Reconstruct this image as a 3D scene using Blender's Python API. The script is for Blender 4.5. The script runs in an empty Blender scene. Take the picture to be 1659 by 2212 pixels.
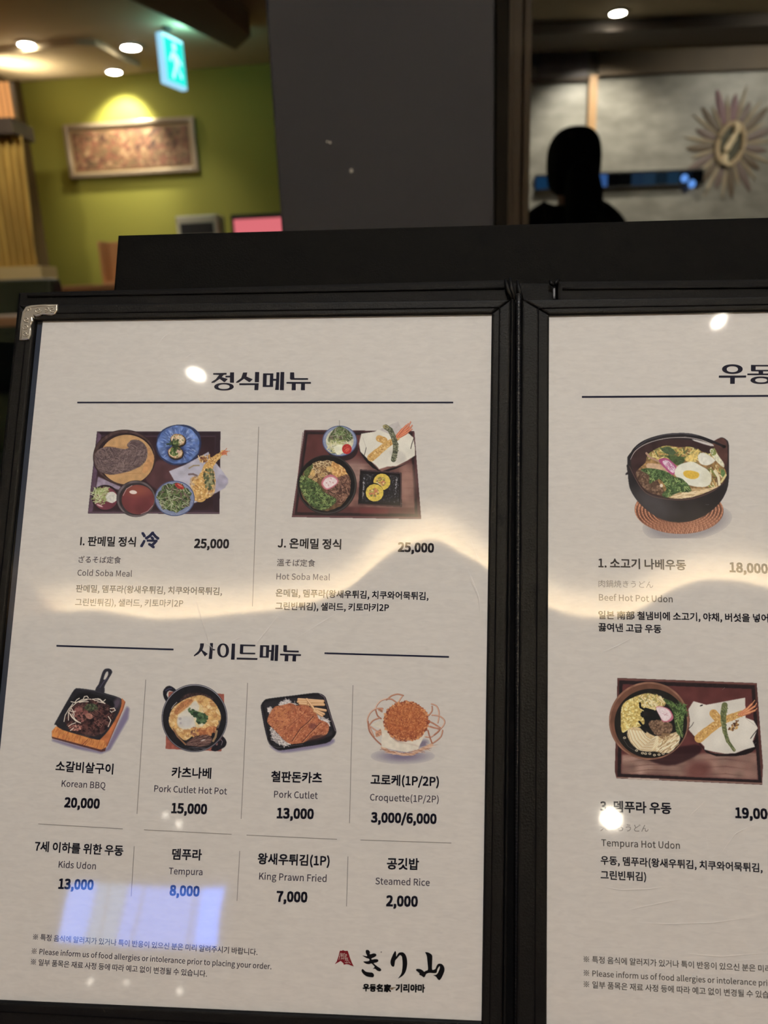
import bpy, bmesh, math, random
import numpy as np
from mathutils import Vector, Matrix
from mathutils.geometry import tessellate_polygon
random.seed(7)
SC = bpy.context.scene
COL = SC.collection
PI = math.pi

# ---------------------------------------------------------------- camera
FPX, CX, CY = 1607.0, 829.5, 1106.0            # focal length and centre in pixels of the 1659 x 2212 frame
dn = np.array([1040 - CX, 6500 - CY, FPX]); dn /= np.linalg.norm(dn)   # world down, seen from the camera
Za = -dn
Ya = np.array([0, 0, 1.0]); Ya -= Za * (Ya @ Za); Ya /= np.linalg.norm(Ya)
Xa = np.cross(Ya, Za); Xa = Xa if Xa[0] > 0 else -Xa
M = np.array([Xa, Ya, Za])                      # camera (right, down, forward) -> world
EU = np.array([0.99707671, 0.0121023, -0.07544254])
EV = np.array([-0.02252052, 0.99006204, -0.13881637])
EN = np.array([0.0730128, 0.14010958, 0.98744035])
DIST = 0.33 * EN[2]
U0, V0 = 0.034, 0.1735                          # foot of the menu in page coordinates
TABLE_Z = 0.75
foot = M @ (DIST * EN + U0 * EU + V0 * EV + 0.013 * EN)
CAM = np.array([0.0, 0.0, TABLE_Z + 0.0065 - foot[2]])

cam_d = bpy.data.cameras.new('camera'); cam = bpy.data.objects.new('camera', cam_d); COL.objects.link(cam)
cr = M @ np.array([1, 0, 0.]); cu = M @ np.array([0, -1, 0.]); cb = M @ np.array([0, 0, -1.])
cam.matrix_world = Matrix(((cr[0], cu[0], cb[0], CAM[0]), (cr[1], cu[1], cb[1], CAM[1]), (cr[2], cu[2], cb[2], CAM[2]), (0, 0, 0, 1)))
cam_d.sensor_fit = 'HORIZONTAL'; cam_d.sensor_width = 36.0; cam_d.lens = FPX / 1659 * 36
cam_d.clip_start = 0.01; cam_d.clip_end = 60
cam_d.dof.use_dof = True; cam_d.dof.focus_distance = 0.335
cam_d.dof.aperture_fstop = cam_d.lens / 2.7; cam_d.dof.aperture_blades = 0
SC.camera = cam

# ---------------------------------------------------------------- world, exposure, room light
w = bpy.data.worlds.new('world'); SC.world = w; w.use_nodes = True
w.node_tree.nodes['Background'].inputs[0].default_value = (1.0, 0.9, 0.78, 1)
w.node_tree.nodes['Background'].inputs[1].default_value = 0.035
SC.view_settings.view_transform = 'Standard'; SC.view_settings.look = 'None'
SC.view_settings.exposure = 0.0; SC.view_settings.gamma = 1.0; SC.view_settings.use_curve_mapping = False
SC.cycles.use_denoising = True
SC.cycles.max_bounces = 8; SC.cycles.sample_clamp_indirect = 4.0; SC.cycles.transparent_max_bounces = 12

def area_light(name, loc, sx, sy, power, color, direction):
    d = bpy.data.lights.new(name, 'AREA'); d.shape = 'RECTANGLE'; d.size = sx; d.size_y = sy
    d.energy = power; d.color = color
    o = bpy.data.objects.new(name, d); COL.objects.link(o); o.location = loc
    o.rotation_euler = Vector(direction).to_track_quat('-Z', 'Y').to_euler()
    return o
CEIL = 2.55
CEIL2 = 2.75
SOFF = 2.33
# unseen panel and spot added above the table for fill (fixtures built below) and the cove strip in the trough behind the guest
area_light('added_panel_light', (0.35, 0.17, CEIL - 0.035), 1.1, 0.5, 9, (1.0, 0.92, 0.84), (0, 0, -1))
sd = bpy.data.lights.new('added_menu_spot', 'SPOT'); sd.energy = 94; sd.spot_size = math.radians(32); sd.spot_blend = 0.8; sd.color = (1.0, 0.985, 0.965); sd.shadow_soft_size = 0.05
so_ = bpy.data.objects.new('added_menu_spot', sd); COL.objects.link(so_); so_.location = (0.05, -0.42, CEIL - 0.03)
so_.rotation_euler = (Vector((0.06, 0.27, 0.98)) - so_.location).to_track_quat('-Z', 'Y').to_euler()

# ---------------------------------------------------------------- helpers
def lin(c):
    c = np.asarray(c, float) / 255.0
    return np.where(c <= 0.04045, c / 12.92, ((c + 0.055) / 1.055) ** 2.4)

def mat(name, rgb, rough=0.6, spec=0.5, metal=0.0, emit=None, estr=0.0, bump=None, noise=None):
    """rgb in 0-255 sRGB; noise=(scale, rgb2, detail, stretch xyz); bump=(scale, strength, distance)"""
    m = bpy.data.materials.new(name); m.use_nodes = True
    nt = m.node_tree; b = nt.nodes['Principled BSDF']
    l = lin(rgb); b.inputs['Base Color'].default_value = (*l, 1)
    b.inputs['Roughness'].default_value = rough; b.inputs['Metallic'].default_value = metal
    b.inputs['Specular IOR Level'].default_value = spec
    if emit is not None:
        b.inputs['Emission Color'].default_value = (*lin(emit), 1); b.inputs['Emission Strength'].default_value = estr
    if noise or bump:
        tc = nt.nodes.new('ShaderNodeTexCoord')
    if noise:
        mp = nt.nodes.new('ShaderNodeMapping'); mp.inputs['Scale'].default_value = noise[3]
        n = nt.nodes.new('ShaderNodeTexNoise'); n.inputs['Scale'].default_value = noise[0]; n.inputs['Detail'].default_value = noise[2]
        r = nt.nodes.new('ShaderNodeValToRGB'); r.color_ramp.elements[0].position = 0.35; r.color_ramp.elements[1].position = 0.68
        r.color_ramp.elements[0].color = (*lin(noise[1]), 1); r.color_ramp.elements[1].color = (*l, 1)
        nt.links.new(tc.outputs['Object'], mp.inputs[0]); nt.links.new(mp.outputs[0], n.inputs['Vector'])
        nt.links.new(n.outputs['Fac'], r.inputs[0]); nt.links.new(r.outputs[0], b.inputs['Base Color'])
    if bump:
        n2 = nt.nodes.new('ShaderNodeTexNoise'); n2.inputs['Scale'].default_value = bump[0]; n2.inputs['Detail'].default_value = 5
        bp = nt.nodes.new('ShaderNodeBump'); bp.inputs['Strength'].default_value = bump[1]; bp.inputs['Distance'].default_value = bump[2]
        nt.links.new(tc.outputs['Object'], n2.inputs['Vector']); nt.links.new(n2.outputs['Fac'], bp.inputs['Height']); nt.links.new(bp.outputs[0], b.inputs['Normal'])
    return m

def glow(name, rgb, strength):
    m = bpy.data.materials.new(name); m.use_nodes = True; nt = m.node_tree
    nt.nodes.clear(); e = nt.nodes.new('ShaderNodeEmission'); o = nt.nodes.new('ShaderNodeOutputMaterial')
    e.inputs[0].default_value = (*lin(rgb), 1); e.inputs[1].default_value = strength
    nt.links.new(e.outputs[0], o.inputs[0]); return m

def film(name, fac, rough, tint=(1, 1, 1)):
    """clear sheet: mostly transparent, reflecting like two plastic faces"""
    m = bpy.data.materials.new(name); m.use_nodes = True; nt = m.node_tree; nt.nodes.clear()
    t = nt.nodes.new('ShaderNodeBsdfTransparent'); g = nt.nodes.new('ShaderNodeBsdfGlossy'); mx = nt.nodes.new('ShaderNodeMixShader')
    o = nt.nodes.new('ShaderNodeOutputMaterial'); t.inputs[0].default_value = (*tint, 1); g.inputs['Roughness'].default_value = rough
    fr = nt.nodes.new('ShaderNodeLayerWeight'); fr.inputs[0].default_value = 0.5
    pw_ = nt.nodes.new('ShaderNodeMath'); pw_.operation = 'POWER'; pw_.inputs[1].default_value = 5.0
    mu = nt.nodes.new('ShaderNodeMath'); mu.operation = 'MULTIPLY_ADD'; mu.inputs[1].default_value = 0.96 * min(fac, 1.0); mu.inputs[2].default_value = 0.04 * fac; mu.use_clamp = True
    nt.links.new(fr.outputs['Facing'], pw_.inputs[0]); nt.links.new(pw_.outputs[0], mu.inputs[0]); nt.links.new(mu.outputs[0], mx.inputs[0])
    nt.links.new(t.outputs[0], mx.inputs[1]); nt.links.new(g.outputs[0], mx.inputs[2]); nt.links.new(mx.outputs[0], o.inputs[0])
    return m

def tag(o, label=None, cat=None, group=None, kind=None):
    if label: o['label'] = label
    if cat: o['category'] = cat
    if group: o['group'] = group
    if kind: o['kind'] = kind
    return o

def empty(name, loc=(0, 0, 0), rz=0.0):
    o = bpy.data.objects.new(name, None); COL.objects.link(o); o.location = loc; o.rotation_euler = (0, 0, rz)
    o.empty_display_size = 0.05; return o

def mk(name, verts, faces, m, parent=None, smooth=False):
    me = bpy.data.meshes.new(name); me.from_pydata([tuple(map(float, v)) for v in verts], [], faces); me.update()
    if smooth: me.shade_smooth()
    me.materials.append(m)
    o = bpy.data.objects.new(name, me); COL.objects.link(o)
    if parent is not None: o.parent = parent
    return o

def frombm(name, bm, m, parent=None, smooth=False):
    bmesh.ops.recalc_face_normals(bm, faces=bm.faces)
    me = bpy.data.meshes.new(name); bm.to_mesh(me); bm.free()
    if smooth: me.shade_smooth()
    me.materials.append(m)
    o = bpy.data.objects.new(name, me); COL.objects.link(o)
    if parent is not None: o.parent = parent
    return o

def add_prism(bm, pts, z0, z1, bevel=0.0, seg=2, hole=None):
    """polygon in local xy, from z0 to z1; rounded top edges"""
    vb = [bm.verts.new((p[0], p[1], z0)) for p in pts]; vt = [bm.verts.new((p[0], p[1], z1)) for p in pts]
    n = len(pts); fs = []
    for i in range(n): fs.append(bm.faces.new((vb[i], vb[(i + 1) % n], vt[(i + 1) % n], vt[i])))
    if hole is None:
        ft = bm.faces.new(vt); bm.faces.new(vb[::-1])
        if bevel:
            es = set(ft.edges)
            bmesh.ops.bevel(bm, geom=list(es), offset=bevel, segments=seg, profile=0.5, affect='EDGES')
    return bm

def add_box(bm, x0, x1, y0, y1, z0, z1, bevel=0.0):
    r = bmesh.ops.create_cube(bm, size=1.0, matrix=Matrix.Translation(((x0 + x1) / 2, (y0 + y1) / 2, (z0 + z1) / 2)) @ Matrix.Diagonal((x1 - x0, y1 - y0, z1 - z0, 1)))
    if bevel:
        es = set(e for v in r['verts'] for e in v.link_edges)
        bmesh.ops.bevel(bm, geom=list(es), offset=bevel, segments=2, profile=0.5, affect='EDGES')
    return bm

def box(name, x0, x1, y0, y1, z0, z1, m, parent=None, bevel=0.0):
    bm = bmesh.new(); add_box(bm, x0, x1, y0, y1, z0, z1, bevel); return frombm(name, bm, m, parent)

def add_tube(bm, pts, r, n=8, closed=False):
    rings = []; N = len(pts)
    for i, p in enumerate(pts):
        p = Vector(p); a = Vector(pts[(i - 1) % N] if (closed or i > 0) else pts[0]); b = Vector(pts[(i + 1) % N] if (closed or i < N - 1) else pts[-1])
        t = (b - a).normalized(); s = t.orthogonal() if abs(t.z) > 0.95 else t.cross(Vector((0, 0, 1))); s.normalize(); q = t.cross(s)
        rr = r[i] if isinstance(r, (list, tuple)) else r
        rings.append([bm.verts.new(p + (s * math.cos(2 * PI * k / n) + q * math.sin(2 * PI * k / n)) * rr) for k in range(n)])
    for i in range(N if closed else N - 1):
        A, B = rings[i], rings[(i + 1) % N]
        for k in range(n): bm.faces.new((A[k], A[(k + 1) % n], B[(k + 1) % n], B[k]))
    if not closed: bm.faces.new(rings[0][::-1]); bm.faces.new(rings[-1])
    return bm

def add_lathe(bm, prof, n=24, loc=(0, 0, 0)):
    L = Vector(loc); rings = []
    for r, z in prof: rings.append([bm.verts.new(L + Vector((r * math.cos(2 * PI * k / n), r * math.sin(2 * PI * k / n), z))) for k in range(n)])
    for A, B in zip(rings, rings[1:]):
        for k in range(n): bm.faces.new((A[k], A[(k + 1) % n], B[(k + 1) % n], B[k]))
    bm.faces.new(rings[0][::-1]); bm.faces.new(rings[-1]); return bm

def ray(px, py):
    d = M @ np.array([(px - CX) / FPX, (py - CY) / FPX, 1.0]); return d / np.linalg.norm(d)
def on_y(px, py, y): d = ray(px, py); return CAM + d * ((y - CAM[1]) / d[1])
def on_z(px, py, z): d = ray(px, py); return CAM + d * ((z - CAM[2]) / d[2])

# page coordinates: u to the right, v down the page, w out of the page towards the reader
def P(px, py, w=0.0):
    d = np.array([(px - CX) / FPX, (py - CY) / FPX, 1.0]); q = d * ((DIST - w) / (EN @ d)); return np.array([q @ EU, q @ EV])
def L(px, py, w=0.0):                          # menu-local coordinates (x right, y up the page, z = w)
    u, v = P(px, py, w); return (u - U0, V0 - v, w)
def uv(u, v, w=0.0): return (u - U0, V0 - v, w)
def page_world(u, v, w=0.0): return CAM + M @ (DIST * EN + u * EU + v * EV - w * EN)

# gentle bulge of the plastic sleeves, in metres out of the page
def pitch(py): return math.asin(-ray(840, py)[2])
def bulge_table(pts):
    us = np.array([P(x, y)[0] for x, y in pts]); base = pitch(1338)
    sl = np.array([max(0.0, math.tan((base - pitch(y)) / 2)) for x, y in pts])
    g = np.arange(us[0] - .03, us[-1] + .03, .0003); k = np.exp(-np.linspace(-2.5, 2.5, 61) ** 2 / 2); k /= k.sum()
    return g, np.convolve(np.pad(np.interp(g, us, sl), 30, 'edge'), k, 'valid')
# profile down the page: the sheet leans one way from the top, turns over, falls back to the page
_vv = np.linspace(-.145, .18, 1600); _k = lambda y: P(900, y)[1]
def _ss(a, b, v): t = np.clip((v - a) / (b - a), 0, 1); return t * t * (3 - 2 * t)
_W = _ss(_k(1015), _k(1095), _vv) * (1 - _ss(_k(1335), _k(1530), _vv))
_dv = _vv[1] - _vv[0]; _up = 1 - _ss(_k(1015), _k(1095), _vv); _up = _up * (_vv > -.139)
_W = _W - _up * (_W.sum() / _up.sum()); _G = np.cumsum(_W[::-1])[::-1] * _dv
BL = bulge_table([(20, 1336), (80, 1326), (140, 1321), (200, 1317), (260, 1323), (330, 1335), (370, 1338), (420, 1336), (500, 1331), (580, 1321), (640, 1309), (695, 1296), (730, 1281), (762, 1262), (780, 1238), (803, 1208), (825, 1190), (847, 1177), (870, 1167), (898, 1159), (931, 1154), (962, 1164), (992, 1187), (1012, 1196), (1026, 1203), (1050, 1231), (1063, 1245)])
BR = bulge_table([(1181, 1311), (1211, 1333), (1251, 1338), (1288, 1338), (1334, 1336), (1371, 1324), (1405, 1303), (1441, 1279), (1481, 1260), (1518, 1252), (1580, 1254), (1659, 1268), (1760, 1290), (1900, 1330), (2100, 1338)])
def bulge(u, v):
    us, sl = BL if np.ravel(u)[0] < 0.035 else BR
    return np.interp(u, us, sl) * np.interp(v, _vv, _G)

def mirror(px, py):
    """where a ray from the lens goes after the sleeve: origin and direction in the room"""
    u, v = P(px, py); e = 1e-4
    gu = (bulge(u + e, v) - bulge(u - e, v)) / (2 * e); gv = (bulge(u, v + e) - bulge(u, v - e)) / (2 * e)
    n = M @ (-EN - gu * EU - gv * EV); n /= np.linalg.norm(n); d = ray(px, py)
    return page_world(u, v), d - 2 * (d @ n) * n


# line of the light cove behind the guest, as the sleeves mirror it (height of its lip: LIP)
LIP = 2.40
def mir_z(px, py, z): o_, d_ = mirror(px, py); return o_ + d_ * ((z - o_[2]) / d_[2])
def mir_y(px, py, y): o_, d_ = mirror(px, py); return o_ + d_ * ((y - o_[1]) / d_[1])
_a, _b = mir_z(80, 1326, LIP), mir_z(1600, 1256, LIP)
CD = (_b - _a); CD[2] = 0; CD /= np.linalg.norm(CD); CN = np.array([CD[1], -CD[0], 0.0]); CN = CN if CN[1] < 0 else -CN
def cove_at(x, off=0.0): p = _a + CN * off; t = (x - p[0]) / CD[0]; return p + CD * t
_c = cove_at(1.0, 0.31)
cl = area_light('cove_light', (_c[0], _c[1], 2.500), 7.6, 0.04, 1600, (1.0, 0.97, 0.91), (0, 0, 1))
cl.rotation_euler = (PI, 0, math.atan2(CD[1], CD[0]))
# ================================================================ the room
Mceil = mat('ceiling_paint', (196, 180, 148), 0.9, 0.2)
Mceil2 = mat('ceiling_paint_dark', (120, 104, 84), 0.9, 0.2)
Mfloor = mat('dark_floor', (34, 30, 27), 0.5, 0.4, noise=(3.0, (26, 22, 20), 4, (1, 1, 1)))
Mlime = mat('lime_paint', (138, 136, 58), 0.75, 0.3, bump=(60, 0.06, 0.002))
Mbrown = mat('brown_panel', (74, 60, 48), 0.6, 0.4, noise=(8.0, (58, 46, 38), 4, (1, 1, 0.2)))
Mrear = mat('rear_wall_paint', (62, 54, 46), 0.8, 0.3)
Mpillar = mat('charcoal_laminate', (42, 43, 50), 0.65, 0.12, bump=(900, 0.15, 0.0004))
Mblack = mat('black_metal', (14, 13, 12), 0.5, 0.4)
Mwhite = mat('white_enamel', (225, 222, 214), 0.4, 0.5)
Mlamp = glow('lamp_white', (255, 246, 228), 55.0)
Mlampf = glow('lamp_white_far', (255, 246, 228), 9.0)

box('floor', -5.0, 5.0, -9.3, 7.4, -0.05, 0.0, Mfloor)['kind'] = 'structure'
def flat(name, pts, z0, z1, m):
    bm = bmesh.new(); add_prism(bm, [(float(p[0]), float(p[1])) for p in pts], z0, z1); o = frombm(name, bm, m); o['kind'] = 'structure'; return o
flat('ceiling', [(-5.0, 7.4), (-5.0, cove_at(-5.0, .40)[1]), (5.0, cove_at(5.0, .40)[1]), (5.0, 1.12), (0.05, 1.12), (0.05, 7.4)], CEIL, CEIL + 0.05, Mceil)

# lime wall: its line with the ceiling, seen at two points
A = on_z(50, 177, CEIL); B = on_z(570, 138, CEIL)
dirw = (B - A) / np.linalg.norm(B - A); nrm = np.array([-dirw[1], dirw[0], 0.0])
if nrm[1] < 0: nrm = -nrm
def wallbox(name, a, b, z0, z1, th, m, n=nrm, parent=None):
    a = np.array([a[0], a[1], 0.0]); b = np.array([b[0], b[1], 0.0]); q = n * th
    vs = [a, b, b + q, a + q]; V = [(p[0], p[1], z0) for p in vs] + [(p[0], p[1], z1) for p in vs]
    return mk(name, V, [(0, 3, 2, 1), (4, 5, 6, 7), (0, 1, 5, 4), (1, 2, 6, 5), (2, 3, 7, 6), (3, 0, 4, 7)], m, parent)
C2 = B + dirw * 1.0
YB = float(A[1])
wallbox('wall_back', A - dirw * 0.02, C2, 0.0, CEIL, 0.08, Mlime)['kind'] = 'structure'
XL = float(A[0]) - 0.02
def wallpoint(px, py, off=0.0):
    """point on the lime wall (off = distance in front of it)"""
    d = ray(px, py); t = ((A - nrm * off - CAM) @ nrm) / (d @ nrm); return CAM + d * t
box('wall_left', XL - 0.08, XL, -9.3, YB + 0.1, 0.0, CEIL, mat('left_wall_paint', (96, 78, 52), 0.8, 0.3))['kind'] = 'structure'
box('wall_rear', XL, 5.0, -9.38, -9.3, 0.0, CEIL, Mrear)['kind'] = 'structure'
box('wall_right', 5.0, 5.08, -9.3, 7.4, 0.0, CEIL, Mrear)['kind'] = 'structure'

# dropped ceiling beam running away from the pillar, and the shallow dropped panel over the far corner
def slab_from(name, pix, z0, z1, m):
    pts = [on_z(x, y, z0)[:2] for x, y in pix]
    bm = bmesh.new(); add_prism(bm, pts, z0, z1); o = frombm(name, bm, m); o['kind'] = 'structure'; return o
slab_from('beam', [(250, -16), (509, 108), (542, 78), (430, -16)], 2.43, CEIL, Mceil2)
slab_from('trim_1', [(-60, 122), (40, 113), (110, 102), (165, 98), (207, 99), (235, 112), (268, 132), (303, 146), (300, 152), (50, 172), (-60, 180)], CEIL - 0.035, CEIL, Mceil)

# cove trough behind the guest: soffit lip, hidden strip, lower dark ceiling beyond it
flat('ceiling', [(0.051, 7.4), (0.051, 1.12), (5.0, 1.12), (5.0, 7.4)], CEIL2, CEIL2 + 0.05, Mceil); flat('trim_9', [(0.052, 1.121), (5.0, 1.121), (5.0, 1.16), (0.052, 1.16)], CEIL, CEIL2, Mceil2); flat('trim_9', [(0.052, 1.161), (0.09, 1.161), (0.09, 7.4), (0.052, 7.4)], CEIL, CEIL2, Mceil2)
def strip(name, o0, o1, z0, z1, m): return flat(name, [cove_at(XL, o0), cove_at(4.99, o0), cove_at(4.99, o1), cove_at(XL, o1)], z0, z1, m)
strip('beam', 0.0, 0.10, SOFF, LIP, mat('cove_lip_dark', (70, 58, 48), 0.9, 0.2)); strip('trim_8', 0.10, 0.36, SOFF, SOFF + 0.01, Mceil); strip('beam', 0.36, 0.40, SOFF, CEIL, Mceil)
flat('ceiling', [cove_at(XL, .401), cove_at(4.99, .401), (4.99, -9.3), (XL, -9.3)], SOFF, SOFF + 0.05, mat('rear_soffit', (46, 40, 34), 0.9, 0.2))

# frame of the added fill panel, out of view
pf = empty('added_ceiling_panel', (0.35, 0.17, CEIL))
tag(pf, 'added unseen rectangular fill light directly above the dining table', 'ceiling light')
bm = bmesh.new()
for a in ((-0.60, -0.56, -0.30, 0.30), (0.56, 0.60, -0.30, 0.30), (-0.56, 0.56, -0.30, -0.26), (-0.56, 0.56, 0.26, 0.30)): add_box(bm, *a, -0.03, 0.0, 0.004)
frombm('added_panel_frame', bm, Mwhite, pf)
box('added_panel_back', -0.56, 0.56, -0.26, 0.26, -0.012, 0.0, Mwhite, pf)

# ---- downlights
def downlight(p, r, label, m, group=None, spot=None, z=CEIL):
    t = empty('downlight', (float(p[0]), float(p[1]), z)); tag(t, label, 'ceiling light', group)
    bm = bmesh.new(); add_lathe(bm, [(r * 1.0, -0.001), (r * 1.35, -0.001), (r * 1.35, -0.007), (r * 1.02, -0.012)], 24); frombm('trim_ring', bm, Mwhite, t, True)
    bm = bmesh.new(); add_lathe(bm, [(r, -0.002), (r, -0.013), (r * 0.8, -0.016), (0.001, -0.017)], 24); frombm('lens', bm, m, t, True)
    if spot:
        e, ang, tgt, c = spot
        d = bpy.data.lights.new('spot', 'SPOT'); d.energy = e; d.spot_size = math.radians(ang); d.spot_blend = 0.7; d.color = c; d.shadow_soft_size = 0.03
        o = bpy.data.objects.new('spot', d); COL.objects.link(o); o.parent = t; o.location = (0, 0, -0.03)
        v = Vector(tgt) - Vector((float(p[0]), float(p[1]), z)); o.rotation_euler = v.to_track_quat('-Z', 'Y').to_euler()
    return t
def near(p, off):                                # a spot point pulled a little from the wall
    return p - nrm * off
warm = (1.0, 0.90, 0.70)
p1 = on_z(56, 92, CEIL); downlight(p1, 0.045, 'bright recessed downlight at the far left of the ceiling', Mlamp, spot=(60, 110, (p1[0] - .7, p1[1] - 1.2, 0.9), warm), z=CEIL)
p2 = on_z(282, 99, CEIL); downlight(p2, 0.055, 'bright recessed downlight left of the hanging green exit sign', Mlamp, spot=(20, 100, (p2[0], p2[1] + 0.3, 0), (1, .95, .85)))
p3 = on_z(246, 152, CEIL - 0.035); wp = wallpoint(268, 268)
downlight(p3, 0.045, 'recessed downlight against the lime wall above the framed picture', Mlamp, spot=(64, 86, (wp[0], wp[1] + 0.02, 2.16), (1, .93, .70)), z=CEIL - 0.035)

# ---- exit sign (hangs from the beam)
YS = 4.9
q = [on_y(x, y, YS) for x, y in ((341, 76), (389, 84), (394, 194), (350, 184))]
q = np.array(q); cs = q.mean(0); wd = np.linalg.norm(q[1] - q[0]); ht = (q[0][2] - q[3][2] + q[1][2] - q[2][2]) / 2
yaw = math.radians(70)
sg = empty('exit_sign', (cs[0], YS, cs[2] + ht / 2 + 0.03)); sg.rotation_euler = (0, 0, yaw)
tag(sg, 'glowing green and white exit sign hanging from the ceiling', 'sign')
W2 = 0.105
box('sign_case', -W2, W2, -0.03, 0.012, -0.03 - ht, -0.03, mat('sign_case_grey', (190, 200, 205), 0.4, 0.5, emit=(150, 210, 240), estr=1.1), sg, 0.006)
box('sign_face', -W2 + 0.012, W2 - 0.012, -0.033, -0.0305, -0.012 - ht, -0.05, glow('sign_teal', (36, 222, 206), 1.3), sg)
Msw = glow('sign_white', (190, 255, 250), 1.5)
bm = bmesh.new(); zc = -0.03 - ht / 2
def plate(bm, pts): add_prism_xz(bm, pts)
def add_prism_xz(bm, pts, y0=-0.0345, y1=-0.0332):
    a = [bm.verts.new((x, y0, z)) for x, z in pts]; b = [bm.verts.new((x, y1, z)) for x, z in pts]
    bm.faces.new(a); bm.faces.new(b[::-1])
    for i in range(len(pts)): bm.faces.new((a[i], b[i], b[(i + 1) % len(pts)], a[(i + 1) % len(pts)]))
k = ht / 0.26
for pts in ([(-.018, .055), (.018, .055), (.024, .075), (.018, .095), (-.018, .095), (-.024, .075)], [(-.03, .05), (.035, .035), (.03, -.03), (-.01, -.02)], [(-.035, .045), (-.075, .0), (-.06, -.01), (-.025, .025)], [(.03, .03), (.08, .0), (.07, -.015), (.03, .008)], [(-.01, -.02), (.012, -.025), (-.035, -.095), (-.06, -.088)], [(.01, -.022), (.03, -.03), (.07, -.07), (.055, -.085)]):
    add_prism_xz(bm, [(x * k * W2 / 0.13, zc + z * k) for x, z in pts])
frombm('running_figure', bm, Msw, sg)
zt = float(CEIL - (cs[2] + ht / 2 + 0.03))
bm = bmesh.new(); add_tube(bm, [(0, 0, -0.03), (0, 0, zt)], 0.008); add_lathe(bm, [(0.03, zt - 0.012), (0.03, zt)], 16); frombm('hanger', bm, mat('hanger_grey', (80, 78, 74), 0.5), sg)
d = bpy.data.lights.new('sign_glow', 'POINT'); d.energy = 2.4; d.color = (0.35, 1.0, 0.92); d.shadow_soft_size = 0.08
o = bpy.data.objects.new('sign_glow', d); COL.objects.link(o); o.parent = sg; o.location = (0.0, -0.12, -0.02)

# ---- framed picture on the lime wall
c4 = [wallpoint(x, y, 0.035) for x, y in ((133, 268), (420, 251), (427, 373), (150, 384))]
ctr = np.mean(c4, 0); pw = (np.linalg.norm(c4[1] - c4[0]) + np.linalg.norm(c4[2] - c4[3])) / 2; ph = (c4[0][2] - c4[3][2] + c4[1][2] - c4[2][2]) / 2
wyaw = math.atan2(dirw[1], dirw[0])
base = ctr + nrm * 0.034
pic = empty('framed_picture', (base[0], base[1], base[2] - ph / 2), wyaw)
tag(pic, 'long silver-framed brown mosaic picture hung on the lime green wall', 'picture')
bm = bmesh.new(); f = 0.032
for a in ((-pw / 2, -pw / 2 + f, 0, ph), (pw / 2 - f, pw / 2, 0, ph), (-pw / 2 + f, pw / 2 - f, 0, f), (-pw / 2 + f, pw / 2 - f, ph - f, ph)): add_box(bm, a[0], a[1], -0.035, 0.0, a[2], a[3], 0.006)
frombm('picture_frame', bm, mat('frame_silver', (150, 136, 118), 0.35, 0.5, metal=0.5), pic)
def picmat():
    m = mat('mosaic_print', (120, 84, 60), 0.6); nt = m.node_tree; b = nt.nodes['Principled BSDF']
    tc = nt.nodes.new('ShaderNodeTexCoord'); v = nt.nodes.new('ShaderNodeTexVoronoi'); v.inputs['Scale'].default_value = 40
    r = nt.nodes.new('ShaderNodeValToRGB'); n = nt.nodes.new('ShaderNodeTexNoise'); n.inputs['Scale'].default_value = 24
    els = r.color_ramp.elements; els[0].color = (*lin((62, 40, 28)), 1); els[1].color = (*lin((150, 120, 92)), 1); els[0].position = .3; els[1].position = .75
    for p_, c_ in ((.42, (120, 74, 56)), (.52, (92, 76, 50)), (.6, (126, 92, 66))):
        e = els.new(p_); e.color = (*lin(c_), 1)
    mx = nt.nodes.new('ShaderNodeMix'); mx.inputs[0].default_value = .5
    nt.links.new(tc.outputs['Object'], v.inputs['Vector']); nt.links.new(tc.outputs['Object'], n.inputs['Vector'])
    nt.links.new(v.outputs['Color'], mx.inputs[6] if False else mx.inputs[2]); nt.links.new(n.outputs['Fac'], mx.inputs[3]); nt.links.new(mx.outputs[0], r.inputs[0]); nt.links.new(r.outputs[0], b.inputs['Base Color'])
    return m
box('picture_mat', -pw / 2 + f, pw / 2 - f, -0.014, -0.002, f, ph - f, mat('picture_mat_beige', (170, 146, 112), 0.7), pic)
box('picture_print', -pw / 2 + f + .02, pw / 2 - f - .02, -0.019, -0.0145, f + .02, ph - f - .02, picmat(), pic)

# ---- left wall: lit valance box, rail, curtain, sill
yv = YB - 1.2
g1 = on_y(-60, 178, yv); g2 = on_y(30, 254, yv)
vb = empty('lit_valance', (XL, yv, g2[2])); tag(vb, 'warm glowing slatted valance box above the yellow curtain', 'lamp')
vx = g2[0] - XL; vh = min(g1[2], CEIL - 0.02) - g2[2]
box('glow_panel', 0.0, vx - 0.001, 0.012, 0.05, 0.01, vh, glow('valance_glow', (255, 176, 104), 0.95), vb)
s = int(vx / 0.03)
sl0 = None
for i in range(s):
    if sl0 is None: sl0 = box('slat', 0.0, 0.007, 0.0, 0.010, 0.0, vh, mat('slat_wood', (168, 112, 70), 0.5), vb); so = sl0
    else: so = sl0.copy(); COL.objects.link(so)
    so.location = (0.008 + i * 0.03, 0, 0)
box('valance_side', vx, vx + 0.008, 0.0, 0.05, 0.0, vh, mat('valance_wood', (120, 84, 52), 0.5), vb)
vl = area_light('valance_light', (XL + 0.22, YB - 0.55, CEIL - 0.16), 0.2, 0.3, 2.6, (1.0, 0.84, 0.6), (0.4, 0.3, 1))
r1 = on_y(26, 258, yv - 0.02)
box('trim_2', XL, float(r1[0]), yv - 0.03, yv + 0.25, float(g2[2]) - 0.085, float(g2[2]) - 0.004, Mbrown)['kind'] = 'structure'
downlight((XL + 0.55, yv - 1.0), 0.045, 'added unseen downlight brightening the yellow curtain', Mlamp, spot=(55, 80, (XL + 0.35, yv, 1.75), warm))  # off-frame lamp added to brighten the curtain
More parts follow.
